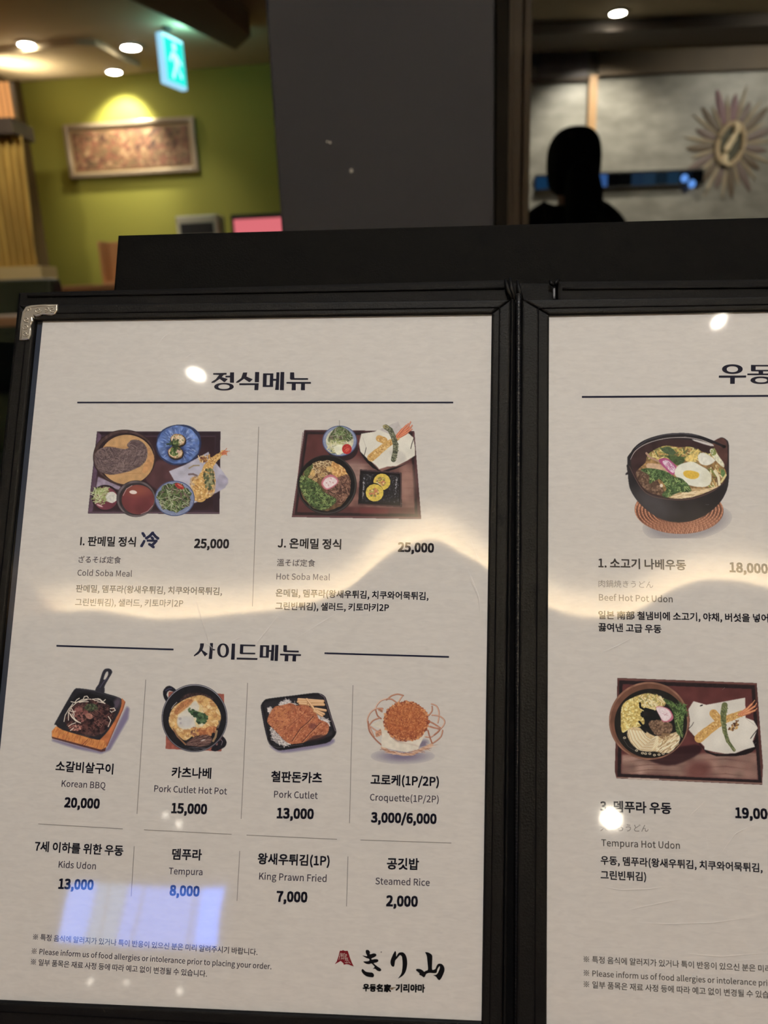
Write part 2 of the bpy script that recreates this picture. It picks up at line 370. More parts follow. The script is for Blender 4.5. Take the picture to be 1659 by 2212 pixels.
# curtain with pleats
yc = yv - 0.02; ctop = float(g2[2]) - 0.087; cb_ = float(on_y(60, 574, yc)[2])
NX, NZ = 140, 24; V = []; F = []
for j in range(NZ + 1):
    t = j / NZ; z = ctop + (cb_ - ctop) * t
    xr = float(on_y(48, 275, yc + .08)[0]) * (1 - t) + float(on_y(84, 574, yc + .08)[0]) * t
    for i in range(NX + 1):
        s_ = i / NX; V.append((XL + 0.01 + (xr - XL - 0.01) * s_, yc + 0.07 + 0.035 * math.sin(s_ * 62 + 0.6 * math.sin(t * 4)) * (0.5 + 0.5 * t), z))
for j in range(NZ):
    for i in range(NX): a = j * (NX + 1) + i; F.append((a, a + 1, a + NX + 2, a + NX + 1))
cu_ = mk('curtain', V, F, mat('curtain_ochre', (206, 174, 96), 0.8, 0.2, noise=(30, (170, 140, 76), 3, (1, 1, .1))), None, True)
tag(cu_, 'pleated ochre yellow curtain hanging under the lit valance at far left', 'curtain')
sx = float(on_y(92, 578, yc)[0])
box('trim_3', XL, sx, yc - 0.03, yc + 0.2, cb_ - 0.12, cb_ - 0.004, mat('sill_beige', (190, 168, 120), 0.6))['kind'] = 'structure'
box('wall_left_low', XL, sx - 0.03, yc, yc + 0.2, 0.0, cb_ - 0.12, Mbrown)['kind'] = 'structure'

# ---- dark green bench and a pale table edge at far left
yb_ = 3.1; t1 = on_y(108, 600, yb_)
bn = empty('bench', (XL + 0.03, yb_, 0)); tag(bn, 'dark green upholstered bench with high back at the far left', 'bench')
Mgreen = mat('dark_green_vinyl', (44, 54, 38), 0.5, 0.4)
bx = float(t1[0]) - XL - 0.03; bz = float(t1[2])
box('bench_back', 0, bx, 0, 0.12, 0.3, bz, Mgreen, bn, 0.02)
box('bench_seat', 0, bx, -0.45, -0.001, 0.3, 0.46, Mgreen, bn, 0.02)
box('bench_base', 0.02, bx - 0.02, -0.42, 0.10, 0.0, 0.299, Mblack, bn)
ye = 2.05; e1 = on_y(36, 684, ye)
tb = empty('side_table', (XL + 0.05, ye, 0)); tag(tb, 'far table with pale wooden edge at the left of the menu', 'table')
tx = float(e1[0]) - XL - 0.05; tz = float(e1[2])
box('tabletop', 0, tx, 0, 0.6, tz - 0.025, tz, mat('table_edge_wood', (205, 158, 112), 0.5), tb, 0.004)
box('table_leg', tx * .5 - .05, tx * .5 + .05, 0.25, 0.35, 0.02, tz - 0.026, Mblack, tb)
box('table_foot', tx * .5 - .25, tx * .5 + .25, 0.05, 0.55, 0.0, 0.02, Mblack, tb)

# ---- counter with the small things seen over the boards
kc = empty('counter', tuple(wallpoint(420, 700, 0.55)[:2]) + (0.0,), wyaw); tag(kc, 'dark cashier counter in front of the lime wall', 'counter')
CT = 1.16
box('counter_body', -0.95, 0.75, -0.25, 0.25, 0.0, CT - 0.04, Mbrown, kc); box('counter_top', -1.0, 0.8, -0.28, 0.28, CT - 0.039, CT, mat('counter_top_wood', (120, 84, 56), 0.4), kc, 0.005)
def ctr_thing(name, px, py, off=0.55):
    p = wallpoint(px, py, off); return p
def on_counter(name, x0, x1, ytop, label, cat, off=0.55):
    a = wallpoint(x0, ytop, off); b = wallpoint(x1, ytop, off); c = (a + b) / 2
    t = empty(name, (c[0], c[1], CT), wyaw); tag(t, label, cat); return t, np.linalg.norm((b - a)[:2]), float(c[2]) - CT
t, wx, hx = on_counter('menu_stand_box', 386, 474, 467, 'small white box with a dark slot on the counter', 'box')
box('box_body', -wx / 2, wx / 2, -0.06, 0.10, 0.0, hx, mat('box_white', (225, 222, 205), 0.6), t, 0.006)
box('box_slot', -wx / 2 + 0.025, wx / 2 - 0.025, -0.064, -0.0602, hx - 0.115, hx - 0.045, mat('slot_dark', (38, 40, 46), 0.4), t, 0.001)
t, wx, hx = on_counter('monitor', 499, 645, 461, 'monitor showing a pink screen on the counter beside the pillar', 'monitor')
box('monitor_case', -wx / 2, wx / 2, -0.02, 0.02, 0.06, hx, mat('monitor_black', (26, 26, 28), 0.4), t, 0.006)
box('screen', -wx / 2 + 0.02, wx / 2 - 0.02, -0.0235, -0.0205, 0.08, hx - 0.03, glow('screen_pink', (236, 120, 128), 0.85), t)
bm = bmesh.new(); add_box(bm, -0.03, 0.03, -0.015, 0.015, 0.012, 0.059); add_box(bm, -0.1, 0.1, -0.08, 0.08, 0.0, 0.012, 0.003); frombm('monitor_stand', bm, Mblack, t)
t, wx, hx = on_counter('wooden_box', 222, 262, 522, 'small tan wooden rack with bottles beside the black board', 'rack', 0.6)
Mtan = mat('tan_wood', (178, 128, 84), 0.5)
box('rack_back', -wx / 2, wx / 2, 0.03, 0.05, 0.0, hx, Mtan, t, 0.003); box('rack_side', -wx / 2, -wx / 2 + 0.02, -0.08, 0.029, 0.0, hx, Mtan, t, 0.003)
box('rack_shelf', -wx / 2 + .021, wx / 2, -0.08, 0.029, 0.0, 0.02, Mtan, t, 0.002)
t.name = 'wooden_rack'

# ---- charcoal pillar
YP = 1.0
a = on_y(573, 0, YP); b = on_y(608, 500, YP); c = on_y(1068, 250, YP)
PXL = float((a[0] + b[0]) / 2); PXR = float(c[0])
pm = Mpillar
pl = box('wall_middle', PXL, PXR, YP, YP + 0.26, 0.0, CEIL, pm, None, 0.003); pl['kind'] = 'structure'
for (x, y, r) in ((759, 369, 0.0019), (713, 308, 0.0011), (707, 306, 0.0009)):
    p = on_y(x, y, YP); bm = bmesh.new(); bmesh.ops.create_icosphere(bm, subdivisions=2, radius=r, matrix=Matrix.Translation((p[0], p[1] - 0.0002, p[2])) @ Matrix.Diagonal((1, .3, 1.2, 1)))
    o = frombm('paint_chip', bm, Mwhite, pl); o['label'] = 'small white chip in the charcoal surface'

# ---- glass partition right of the pillar
XG = float(on_y(1098, 250, YP)[0])
win = empty('window_1', (PXR, YP, 0)); win['kind'] = 'structure'
box('window_frame', 0.001, XG - PXR, -0.004, 0.10, 0.0, CEIL, mat('frame_matt_black', (13, 12, 11), 0.8, 0.03), win, 0.002)
box('glass_pane', XG - PXR, 1.9, 0.045, 0.051, 0.04, CEIL, film('pane_glass', 0.02, 0.0, (0.93, 0.94, 0.92)), win)
box('bottom_rail', XG - PXR, 1.9, 0.03, 0.07, 0.0, 0.039, Mblack, win)
# brown upright post just behind the glass, with grooves
y2 = YP + 0.32; xa = float(on_y(1097, 250, y2)[0]); xb = float(on_y(1151, 250, y2)[0])
post = empty('door_frame_post', (xa, y2, 0)); tag(post, 'grooved brown upright post just behind the glass', 'post')
Mpost = mat('post_brown', (112, 94, 80), 0.45, 0.4, noise=(20, (94, 78, 66), 4, (1, 1, .05)))
for i, (f0, f1, dz) in enumerate(((0, .2, 0), (.22, .62, .012), (.64, .93, .003), (.94, 1.0, .02))):
    box('post_moulding', (xb - xa) * f0, (xb - xa) * f1, dz, 0.08, 0.0, CEIL2, Mpost, post, 0.002)

# ---- far wall seen through the glass
YF = 6.2
Mfar = mat('grey_textured_wallpaper', (150, 147, 140), 0.42, 0.5, noise=(5.0, (118, 115, 108), 9, (1, 1, 2.2)), bump=(14, 0.25, 0.01))
xf0 = float(on_y(1080, 250, YF)[0]) - 0.6
box('wall_far', xf0, 4.9, YF, YF + 0.08, 0.0, CEIL2, Mfar)['kind'] = 'structure'
zt1 = float(on_y(1300, 160, YF)[2])
# upper panels
zp = float(on_y(1220, 166, YF - .03)[2])
x0 = float(on_y(1165, 120, YF - .03)[0]); x1 = float(on_y(1272, 120, YF - .03)[0]); x2 = float(on_y(1292, 120, YF - .03)[0])
box('trim_4', x0, x1, YF - 0.03, YF - 0.001, zp, CEIL2 - .001, mat('mauve_panel', (120, 112, 116), 0.5, noise=(9, (104, 96, 100), 4, (1, 1, 1))))['kind'] = 'structure'
box('trim_5', x2, 4.9, YF - 0.05, YF - 0.001, float(on_y(1400, 160, YF - .03)[2]), CEIL2 - .001, mat('brown_upper_panel', (104, 88, 68), 0.6, noise=(2, (84, 70, 54), 2, (1, 1, 1))))['kind'] = 'structure'
box('trim_6', xf0, x1, YF - 0.035, YF - 0.001, zp - 0.03, zp - 0.002, Mbrown)['kind'] = 'structure'
# wooden strip
box('trim_7', x1 + 0.004, x2 - 0.004, YF - 0.06, YF - 0.001, float(on_y(1280, 300, YF)[2]), zp + .0, mat('pine_strip', (176, 140, 98), 0.5, noise=(12, (150, 116, 80), 4, (1, 1, .1))))['kind'] = 'structure'
# soffit in front of the far wall
yb2 = min(float(on_z(1200, 46, CEIL2)[1]), YF - 0.2); p = on_y(1200, 72, yb2)
box('beam', 0.10, 4.9, yb2, YF - 0.06, float(p[2]), CEIL2 - .001, mat('soffit_brown', (52, 42, 34), 0.7))['kind'] = 'structure'
p4 = on_z(1335, 25, CEIL2)
downlight(p4, 0.05, 'bright recessed downlight seen through the glass partition', Mlamp, spot=(80, 100, (p4[0] + .08, YF, 1.65), (1, .92, .78)), z=CEIL2)
downlight((3.4, YF - 1.6), 0.05, 'added unseen downlight brightening the far wall beyond the glass', Mlamp, spot=(90, 110, (3.3, YF, 1.7), (1, .92, .78)), z=CEIL2)  # extra lamp out of view, added to even out the far wall
# narrow strip window with blue panes
ws = on_y(1157, 396, YF - .02); we = on_y(1520, 380, YF - .02)
sw = empty('window_2', (float(ws[0]), YF - 0.001, float(ws[2]))); sw['kind'] = 'structure'
SWL = float(we[0] - ws[0]); sh = 0.045
bm = bmesh.new()
add_box(bm, 0, SWL, -0.04, 0.0, sh, sh + 0.012); add_box(bm, 0, SWL, -0.04, 0.0, -sh - 0.012, -sh)
frombm('window_frame', bm, Mblack, sw)
cols = [((30, 70, 110), .5), ((24, 44, 66), .4), ((16, 18, 22), .2), ((120, 170, 255), 1.6), ((40, 66, 110), .7), ((58, 96, 160), .8), ((18, 18, 20), .2), ((22, 24, 26), .2), ((36, 56, 80), .6), ((40, 62, 84), .6), ((30, 46, 60), .5), ((34, 60, 84), .6), ((22, 34, 50), .5), ((16, 18, 22), .3)]
for i, (c_, e_) in enumerate(cols):
    box('pane', SWL * i / len(cols) + .002, SWL * (i + 1) / len(cols) - .002, -0.02, -0.012, -sh, sh, glow('pane_blue', c_, e_), sw)
for (x, y, r_) in ((1482, 384, .030), (1498, 396, .030), (1277, 400, .042)):
    p = on_y(x, y, YF - .08); bm = bmesh.new(); bmesh.ops.create_icosphere(bm, subdivisions=2, radius=r_, matrix=Matrix.Translation((p[0] - float(ws[0]), -0.05, p[2] - float(ws[2]))) @ Matrix.Diagonal((1, .4, 1, 1)))
    frombm('blue_lamp', bm, glow('blue_lamp', (110, 165, 255), 0.95), sw, True)

# ---- sunburst wall ornament with a coffee bean in the middle
YO = YF - 0.03
oc = on_y(1579, 311, YO); sb = empty('sunburst_ornament', (float(oc[0]), YF - 0.002, float(oc[2])))
tag(sb, 'sunburst wall ornament of thin petals round a coffee bean ring', 'ornament')
sc_ = float(on_y(1679, 311, YO)[0] - on_y(1579, 311, YO)[0]) / 100.0     # metres per pixel there
mats = [mat('petal_beige', (158, 144, 122), 0.5), mat('petal_mauve', (112, 96, 92), 0.5), mat('petal_brown', (98, 84, 70), 0.5), mat('petal_plum', (124, 90, 100), 0.5)]
for i in range(30):
    a = 2 * PI * i / 30 + 0.05; k = [0, 1, 0, 2][i % 4]
    if 1.2 < a < 2.0: k = 3 if i % 2 else 0
    r0, r1 = 30, 92 + 12 * math.sin(i * 2.3); hw = 9.0 if k else 4.2
    N = 8; V = []; 
    for j in range(N + 1):
        t_ = j / N; r_ = r0 + (r1 - r0) * t_; h_ = hw * math.sin(PI * min(1, t_ * .85 + .12)) ** .7
        for s_, y_ in ((-1, 0), (0, -.012), (1, 0)):
            V.append(((math.cos(a) * r_ - math.sin(a) * s_ * h_) * sc_, y_ - .001, (math.sin(a) * r_ * 1.12 + math.cos(a) * s_ * h_) * sc_))
    F = []
    for j in range(N):
        for q_ in (0, 1): b_ = j * 3 + q_; F.append((b_, b_ + 1, b_ + 4, b_ + 3))
    mk('petal', V, F, mats[k], sb, True)
Mcream = mat('bean_cream', (236, 216, 180), 0.5)
def ring_pts(rx, ry, tilt, n=40):
    return [((rx * math.cos(t) * math.cos(tilt) - ry * math.sin(t) * math.sin(tilt)) * sc_, -0.02, (rx * math.cos(t) * math.sin(tilt) + ry * math.sin(t) * math.cos(tilt)) * sc_) for t in np.linspace(0, 2 * PI, n, endpoint=False)]
bm = bmesh.new(); add_tube(bm, ring_pts(28, 41, -.16), 5.5 * sc_, 8, True); frombm('bean_ring', bm, mat('ring_tan', (188, 166, 134), 0.5), sb, True)
bm = bmesh.new(); add_tube(bm, [(x * sc_, -0.028, z * sc_) for x, z in ((8, 42), (10, 34), (9, 24), (4, 12), (-2, 2), (-8, -10), (-12, -22), (-12, -34), (-6, -41), (2, -42))], [r * sc_ * 1.25 for r in (3, 5, 6, 6, 5.5, 6, 6.5, 6.5, 5, 3)], 8); frombm('bean_crease', bm, Mcream, sb, True)
bm = bmesh.new(); pts = ring_pts(25, 38, -.22); vs = [bm.verts.new((x, -0.010, z)) for x, y, z in pts]; bm.faces.new(vs); frombm('bean_face', bm, mat('bean_olive', (72, 70, 52), 0.6), sb)

# ---- things mirrored in the plastic: lamps, pendant, daylight window behind the guest
# fixture of the unseen spot added to brighten the menu
downlight((0.05, -0.42), 0.035, 'added unseen downlight brightening the menu, above and behind the guest', Mlampf)
downlight(mir_z(427, 805, CEIL), 0.019, 'small recessed downlight behind the guest, left of the table', Mlamp)
downlight(mir_z(1552, 688, CEIL), 0.015, 'small recessed downlight behind the guest, right of the table', Mlamp)
def pendant(px, py, y, r, label, m, zc=SOFF, group=None):
    p = mir_y(px, py, y); z = float(p[2]); t = empty('pendant_lamp', (float(p[0]), y, zc)); tag(t, label, 'lamp', group)
    bm = bmesh.new(); bmesh.ops.create_icosphere(bm, subdivisions=3, radius=r, matrix=Matrix.Translation((0, 0, z - zc))); frombm('globe', bm, m, t, True)
    bm = bmesh.new(); add_tube(bm, [(0, 0, z - zc + r), (0, 0, 0)], 0.004, 6); add_lathe(bm, [(0.04, -0.015), (0.04, 0)], 12); frombm('cord', bm, Mblack, t)
    return t
pendant(1320, 1768, -4.6, 0.056, 'large frosted globe pendant behind the guest', glow('lamp_globe', (255, 244, 222), 34.0))
for x, y, r in ((355, 1762, .017), (386, 1779, .021), (291, 1861, .018), (349, 1906, .014), (414, 1897, .013), (200, 1936, .011), (195, 2120, .011), (272, 2125, .008), (389, 2142, .011), (262, 1233, 0)):
    if r: pendant(x, y, (-4.6 - .0036 * ((x * 7) % 190)) if y < 2000 else -3.1 - .001 * (x % 200), r, 'small globe pendant in the cluster behind the guest', Mlampf, group='small pendants behind the guest')
# daylight window far behind
Yw = -3.4
wq = [mir_y(x, y, Yw) for x, y in ((485, 1915), (135, 1950), (130, 2022), (460, 2046))]
wx0 = min(p[0] for p in wq); wx1 = max(p[0] for p in wq); wz0 = min(wq[2][2], wq[3][2]); wz1 = max(wq[0][2], wq[1][2])
wr = empty('window_3', (wx0, Yw, wz0)); wr['kind'] = 'structure'
WW = float(wx1 - wx0); WH = float(wz1 - wz0)
edges = sorted([float(p[0]) - wx0 for p in (mir_y(x, 1980, Yw) for x in (137, 198, 262, 278, 425, 434, 480))])
sgn = edges
for (a_, b_, c_, e_) in ((0, 1, (92, 120, 255), 1.0), (1, 2, (60, 80, 190), .6), (3, 4, (84, 104, 255), 1.0), (5, 6, (80, 120, 255), 1.6)):
    pass
order = [float(mir_y(x, 1980, Yw)[0]) - wx0 for x in (137, 198, 262, 425, 480)]
for i, (c_, e_) in enumerate((((96, 146, 255), 5.0), ((120, 156, 205), 3.6), ((96, 142, 255), 4.4), ((76, 134, 255), 7.0))):
    a_, b_ = sorted((order[i], order[i + 1]))
    zlo, zhi = 0.0, WH
    box('pane', a_ + .006, b_ - .006, 0.0, 0.012, zlo, zhi, glow('daylight_pane', c_, e_), wr)
box('window_frame', -0.05, WW + 0.05, -0.05, -0.002, -0.05, WH + 0.05, Mblack, wr)
box('wall_rear_low', wx0 - 0.3, wx0 + WW + 0.3, Yw - 0.16, Yw - 0.05, 0.0, wz0 + WH + 0.06, Mrear)['kind'] = 'structure'
for o in bpy.data.objects:
    if o.name == 'wall_rear_low': o.name = 'wall_rear'
    if o.name == 'wall_left_low': o.name = 'wall_left'

# ================================================================ person seen from behind, beyond the glass
YH = 3.0
hp = on_y(1236, 358, YH); ks = float(on_y(1292, 344, YH)[0] - on_y(1180, 344, YH)[0])      # head and hair width
person = empty('person', (float(hp[0]), YH, 0.0))
tag(person, 'person in black with dark tied-back hair, seen from behind through the glass', 'person')
HZ = float(hp[2])
def skin(name, verts, edges, radii, m, root, parent, sub=2):
    me = bpy.data.meshes.new(name); me.from_pydata(verts, edges, [])
    o = bpy.data.objects.new(name, me); COL.objects.link(o); me.materials.append(m)
    md = o.modifiers.new('skin', 'SKIN'); md.use_smooth_shade = True
    sv = me.skin_vertices[0].data if me.skin_vertices else None
    if sv is None:
        bm = bmesh.new(); bm.from_mesh(me); bm.verts.layers.skin.verify(); bm.to_mesh(me); bm.free(); sv = me.skin_vertices[0].data
    for i, r in enumerate(radii):
        sv[i].radius = r if isinstance(r, tuple) else (r, r); sv[i].use_root = (i == root)
    o.modifiers.new('sub', 'SUBSURF').levels = sub; o.modifiers['sub'].render_levels = sub
    o.parent = parent; return o
Mskin = mat('skin_tone', (150, 112, 92), 0.6, 0.4); Mcoat = mat('black_coat', (13, 12, 15), 0.9, 0.1); Mhair = mat('black_hair', (8, 7, 9), 0.85, 0.12, bump=(220, 0.3, 0.002)); Mtrou = mat('black_trousers', (15, 15, 18), 0.9, 0.1)
H = HZ
S = (HZ + .10) / 1.62
v = []; e = []; r = []
def add(p, rad, par=None):
    v.append((p[0], p[1], p[2] if p[2] > HZ - .4 else p[2])); r.append(rad)
    if par is not None: e.append((par, len(v) - 1))
    return len(v) - 1
pel = add((0, 0, .92 * S), (.13, .10)); sp1 = add((0, 0, 1.06 * S), (.12, .09), pel); sp2 = add((0, 0, 1.22 * S), (.145, .10), sp1); ch = add((0, .0, HZ - .235), (.12, .085), sp2)
nk = add((0, .0, HZ - .17), (.052, .052), ch); nk2 = add((0, -.01, HZ - .10), (.052, .055), nk); hd = add((0, -.005, HZ - .02), (.075, .09), nk2); hd2 = add((0, .005, HZ + .05), (.078, .092), hd); hd3 = add((0, .008, HZ + .085), (.05, .06), hd2)
ns = add((0, .098, HZ - .02), (.012, .014), hd)
for s_ in (-1, 1):
    sh_ = add((s_ * .15, 0, HZ - .235), .055, ch); el = add((s_ * .215, -.02, HZ - .53), .042, sh_); wr_ = add((s_ * .225, .05, HZ - .76), .027, el)
    pa = add((s_ * .225, .07, HZ - .83), (.022, .034), wr_)
    for k_ in range(4):
        f1 = add((s_ * (.222 - .0), .045 + .020 * k_, HZ - .88), .0095, pa); f2 = add((s_ * .215, .05 + .019 * k_, HZ - .915 - .006 * (k_ in (1, 2))), .0085, f1); add((s_ * .205, .055 + .017 * k_, HZ - .94 - .008 * (k_ in (1, 2))), .0075, f2)
    th = add((s_ * .21, .105, HZ - .83), .011, pa); add((s_ * .20, .115, HZ - .875), .009, th)
    hip = add((s_ * .085, 0, .86 * S), .088, pel); kn = add((s_ * .095, .01, .48 * S), .058, hip); an = add((s_ * .10, -.01, .10), .038, kn); he = add((s_ * .10, .02, .045), .038, an); add((s_ * .11, .14, .034), .032, he)
skin('body', v, e, r, Mskin, 0, person)
# coat: follows torso and arms
v = []; e = []; r = []
pel = add((0, 0, .80 * S), (.175, .13)); a1 = add((0, 0, 1.0 * S), (.155, .12), pel); a2 = add((0, 0, 1.2 * S), (.17, .125), a1); ch = add((0, 0, HZ - .215), (.14, .105), a2); add((0, -.005, HZ - .165), (.105, .085), ch)
for s_ in (-1, 1):
    md_ = add((s_ * .10, 0, HZ - .165), .066, ch); sh_ = add((s_ * .17, 0, HZ - .215), .062, md_); el = add((s_ * .22, -.02, HZ - .53), .058, sh_); add((s_ * .228, .045, HZ - .75), .042, el)
skin('coat', v, e, r, Mcoat, 0, person)
v = []; e = []; r = []
pel = add((0, 0, .90 * S), (.145, .115))
for s_ in (-1, 1):
    hip = add((s_ * .088, 0, .82 * S), .10, pel); kn = add((s_ * .096, .01, .48 * S), .072, hip); add((s_ * .10, -.008, .11), .055, kn)
skin('trousers', v, e, r, Mtrou, 0, person)
for s_ in (-1, 1):
    bm = bmesh.new(); add_tube(bm, [(s_ * .10, -.06, .05), (s_ * .10, -.02, .055), (s_ * .105, .06, .05), (s_ * .112, .15, .036), (s_ * .113, .19, .03)], [.035, .046, .046, .036, .02], 12)
    for q_ in bm.verts: q_.co.z = max(0.001, q_.co.z)
    frombm('shoe', bm, Mblack, person, True)
bm = bmesh.new(); bmesh.ops.create_icosphere(bm, subdivisions=4, radius=1.0, matrix=Matrix.Translation((0, -.018, HZ + .008)) @ Matrix.Diagonal((ks / 2, .118, .122, 1)))
for q_ in bm.verts:
    c0_ = Vector((0, -.018, HZ + .008)); d_ = q_.co - c0_; e_ = Vector((d_.x / (ks / 2), d_.y / .118, d_.z / .122)); s_ = (abs(e_.x) ** 2.7 + abs(e_.y) ** 2.7 + abs(e_.z) ** 2.7) ** (1 / 2.7); q_.co = c0_ + d_ / s_ * .97
    if q_.co.y > .055: q_.co.y = .055 + (q_.co.y - .055) * .2
    n_ = math.sin(q_.co.x * 120) * .0015; q_.co += q_.co.normalized() * n_ * 0
frombm('hair', bm, Mhair, person, True)
bm = bmesh.new(); add_tube(bm, [(0, -.10, HZ - .02), (0, -.145, HZ - .04), (.005, -.155, HZ - .11), (.01, -.145, HZ - .20), (.012, -.135, HZ - .30), (.01, -.13, HZ - .37)], [.03, .055, .068, .066, .05, .01], 14); frombm('ponytail', bm, Mhair, person, True)
# ================================================================ dining table
Mtable = mat('tan_table_laminate', (176, 140, 116), 0.45, 0.5, noise=(6, (158, 122, 98), 4, (1, 5, 1)))
dt = empty('dining_table', (0.05, 0.12, 0)); tag(dt, 'tan dining table under the open menu', 'table')
box('tabletop', -0.55, 0.60, -0.33, 0.40, TABLE_Z - 0.03, TABLE_Z, Mtable, dt, 0.004)
for x in (-.48, .53):
    for y in (-.27, .34): box('leg', x - .025, x + .025, y - .025, y + .025, 0.0, TABLE_Z - .031, Mblack, dt)

# ================================================================ the open menu and the black board behind it
def frame_root(name, u, v, w):
    o = bpy.data.objects.new(name, None); COL.objects.link(o); o.empty_display_size = 0.05
    x = M @ EU; y = M @ -EV; z = M @ -EN; p = page_world(u, v, w)
    o.matrix_world = Matrix(((x[0], y[0], z[0], p[0]), (x[1], y[1], z[1], p[1]), (x[2], y[2], z[2], p[2]), (0, 0, 0, 1)))
    return o
menu = frame_root('menu_book', U0, V0, 0.0)
tag(menu, 'open black leather menu book with two printed pages in clear sleeves', 'menu')
board = frame_root('menu_board', U0, V0, 0.0)
tag(board, 'plain black folder standing behind the open menu', 'folder')
def leather(name, rgb, rough=0.5, spec=0.07):
    m = mat(name, rgb, rough, spec); nt = m.node_tree; b = nt.nodes['Principled BSDF']
    tc = nt.nodes.new('ShaderNodeTexCoord'); v = nt.nodes.new('ShaderNodeTexVoronoi'); v.inputs['Scale'].default_value = 1100
    n = nt.nodes.new('ShaderNodeTexNoise'); n.inputs['Scale'].default_value = 260; n.inputs['Detail'].default_value = 6
    a = nt.nodes.new('ShaderNodeMath'); a.operation = 'ADD'; bp = nt.nodes.new('ShaderNodeBump'); bp.inputs['Strength'].default_value = .22; bp.inputs['Distance'].default_value = .0004
    for q_ in (v, n): nt.links.new(tc.outputs['Object'], q_.inputs['Vector'])
    nt.links.new(v.outputs['Distance'], a.inputs[0]); nt.links.new(n.outputs['Fac'], a.inputs[1]); nt.links.new(a.outputs[0], bp.inputs['Height']); nt.links.new(bp.outputs[0], b.inputs['Normal'])
    return m
Mleather = leather('black_leather', (11, 11, 12)); Mleather2 = leather('black_leather_cover', (8, 8, 9), 0.6, 0.05); Mboard = leather('black_board', (4, 4, 4), 0.7, 0.035)
Mstitch = mat('black_thread', (6, 6, 7), 0.8, 0.1); Mgroove = mat('groove_black', (4, 4, 5), 0.9, 0.05)
PU = dict(l=(-.1902, -.193), r=(.0225, .0191))
# page quads (top-left, top-right, bottom-right, bottom-left) in u, v
pgL = [(-.1902, -.1360), (.0225, -.1376), (.0191, .1598), (-.1930, .1637)]
pgR = [(.0476, -.1366), (.2580, -.1392), (.2547, .1622), (.0442, .1598)]
def lerp(a, b, t): return (a[0] + (b[0] - a[0]) * t, a[1] + (b[1] - a[1]) * t)
def prismL(name, quad, w0, w1, m, parent=menu, bevel=0.0, seg=2, smooth=False):
    bm = bmesh.new(); add_prism(bm, [uv(u, v)[:2] for u, v in quad][::-1], w0, w1, bevel, seg)
    return frombm(name, bm, m, parent, smooth)
# black board (folder) behind
b0 = P(254, 507, -.020); b1 = P(1659, 468, -.020); sl = (b1[1] - b0[1]) / (b1[0] - b0[0])
bxr = .285
prismL('board_cover', [tuple(b0), (bxr, b0[1] + sl * (bxr - b0[0])), (bxr, V0 - .0105), (b0[0] - .0005, V0 - .0105)], -.026, -.020, Mboard, board, 0.0012)
prismL('board_cover', [(b0[0] + .0004, b0[1] + .0012), (bxr, b0[1] + .0012 + sl * (bxr - b0[0])), (bxr, V0 - .0135), (b0[0], V0 - .0135)], -.034, -.0262, Mboard, board, 0.0012)
# back cover of the menu
cw = -.0085
c0 = P(39, 630, cw); c1 = P(1098, 602, cw); c2 = P(1204, 606, cw); c3 = P(1659, 601, cw)
uR = .272
prismL('back_cover', [tuple(c0), tuple(c1), (c1[0], V0 - .0005), (c0[0] - .003, V0 - .0005)], cw - .004, cw, Mleather2, bevel=.0015)
prismL('back_cover', [tuple(c2), (uR, c3[1]), (uR, V0 - .0005), (c2[0], V0 - .0005)], cw - .004, cw, Mleather2, bevel=.0015)
prismL('cover_spine', [(c1[0] + .0003, c1[1] + .0012), (c2[0] - .0003, c2[1] + .0006), (c2[0] - .0003, V0 - .0008), (c1[0] + .0003, V0 - .0008)], cw - .004, cw - .0012, Mleather2, bevel=.001)
# inner ridges on the cover's top flap
for (xa, ya, xb, yb) in ((60, 640, 1090, 622), (1215, 624, 1659, 620)):
    bm = bmesh.new(); add_tube(bm, [L(xa + (xb - xa) * t, ya + (yb - ya) * t, cw + .0002) for t in np.linspace(0, 1, 12)], .0007, 6); frombm('cover_ridge', bm, Mleather2, menu, True)
bm = bmesh.new(); add_tube(bm, [L(1197, y, cw + .0002) for y in (622, 630, 638, 646)], .0006, 6); o = frombm('cover_seam', bm, mat('worn_seam', (96, 96, 98), 0.6), menu, True); o['label'] = 'worn pale seam'
# pinched leather folds at the spine head
for i, (xs, ys, xe, ye2, rr) in enumerate(((1092, 604, 1106, 646, .0011), (1102, 600, 1112, 648, .0012), (1118, 606, 1128, 648, .0011), (1188, 606, 1197, 618, .0010), (1207, 604, 1199, 618, .0010))):
    bm = bmesh.new(); mx_ = (xs + xe) / 2 - 2; add_tube(bm, [L(xs, ys, cw + .0008), L(mx_, (ys + ye2) / 2, cw + .0016), L(xe, ye2, cw + .001)], [rr * .6, rr, rr * .7], 8); frombm('leather_fold', bm, Mleather, menu, True)

# leaves: board base, padded leather border, stitched
wT = .0016
lL = P(41, 735, wT)[0]; tA = P(60, 658, wT); tB = P(1104, 646, wT)
leafL = [(-.2022, tA[1] - .0002), (tB[0], tB[1]), (tB[0] - .0040, V0 - .0008), (-.2052, V0 - .0008)]
rA = P(1128, 646, wT); rB = P(1659, 641, wT)
leafR = [(rA[0], rA[1]), (.2690, rB[1] - .001), (.2660, V0 - .0008), (rA[0] - .0034, V0 - .0008)]
prismL('leaf_backing', leafL, -.0060, -.0012, Mgroove)
prismL('leaf_backing', leafR, -.0060, -.0012, Mgroove)
def bars(outer, inner, name, gaps=(0, 0, 0, 0)):
    """four leather strips between the outer and inner quads"""
    for i in range(4):
        j = (i + 1) % 4
        if i in (0, 2): quad = [outer[i], outer[j], inner[j], inner[i]]
        else: quad = [outer[i], outer[j], inner[j], inner[i]]
        prismL(name, quad, -.0011, wT, Mleather, bevel=.0011, seg=3)
inL = [(-.1934, -.1357), (.0223, -.1373), (.0189, .1596), (-.1962, .1635)]
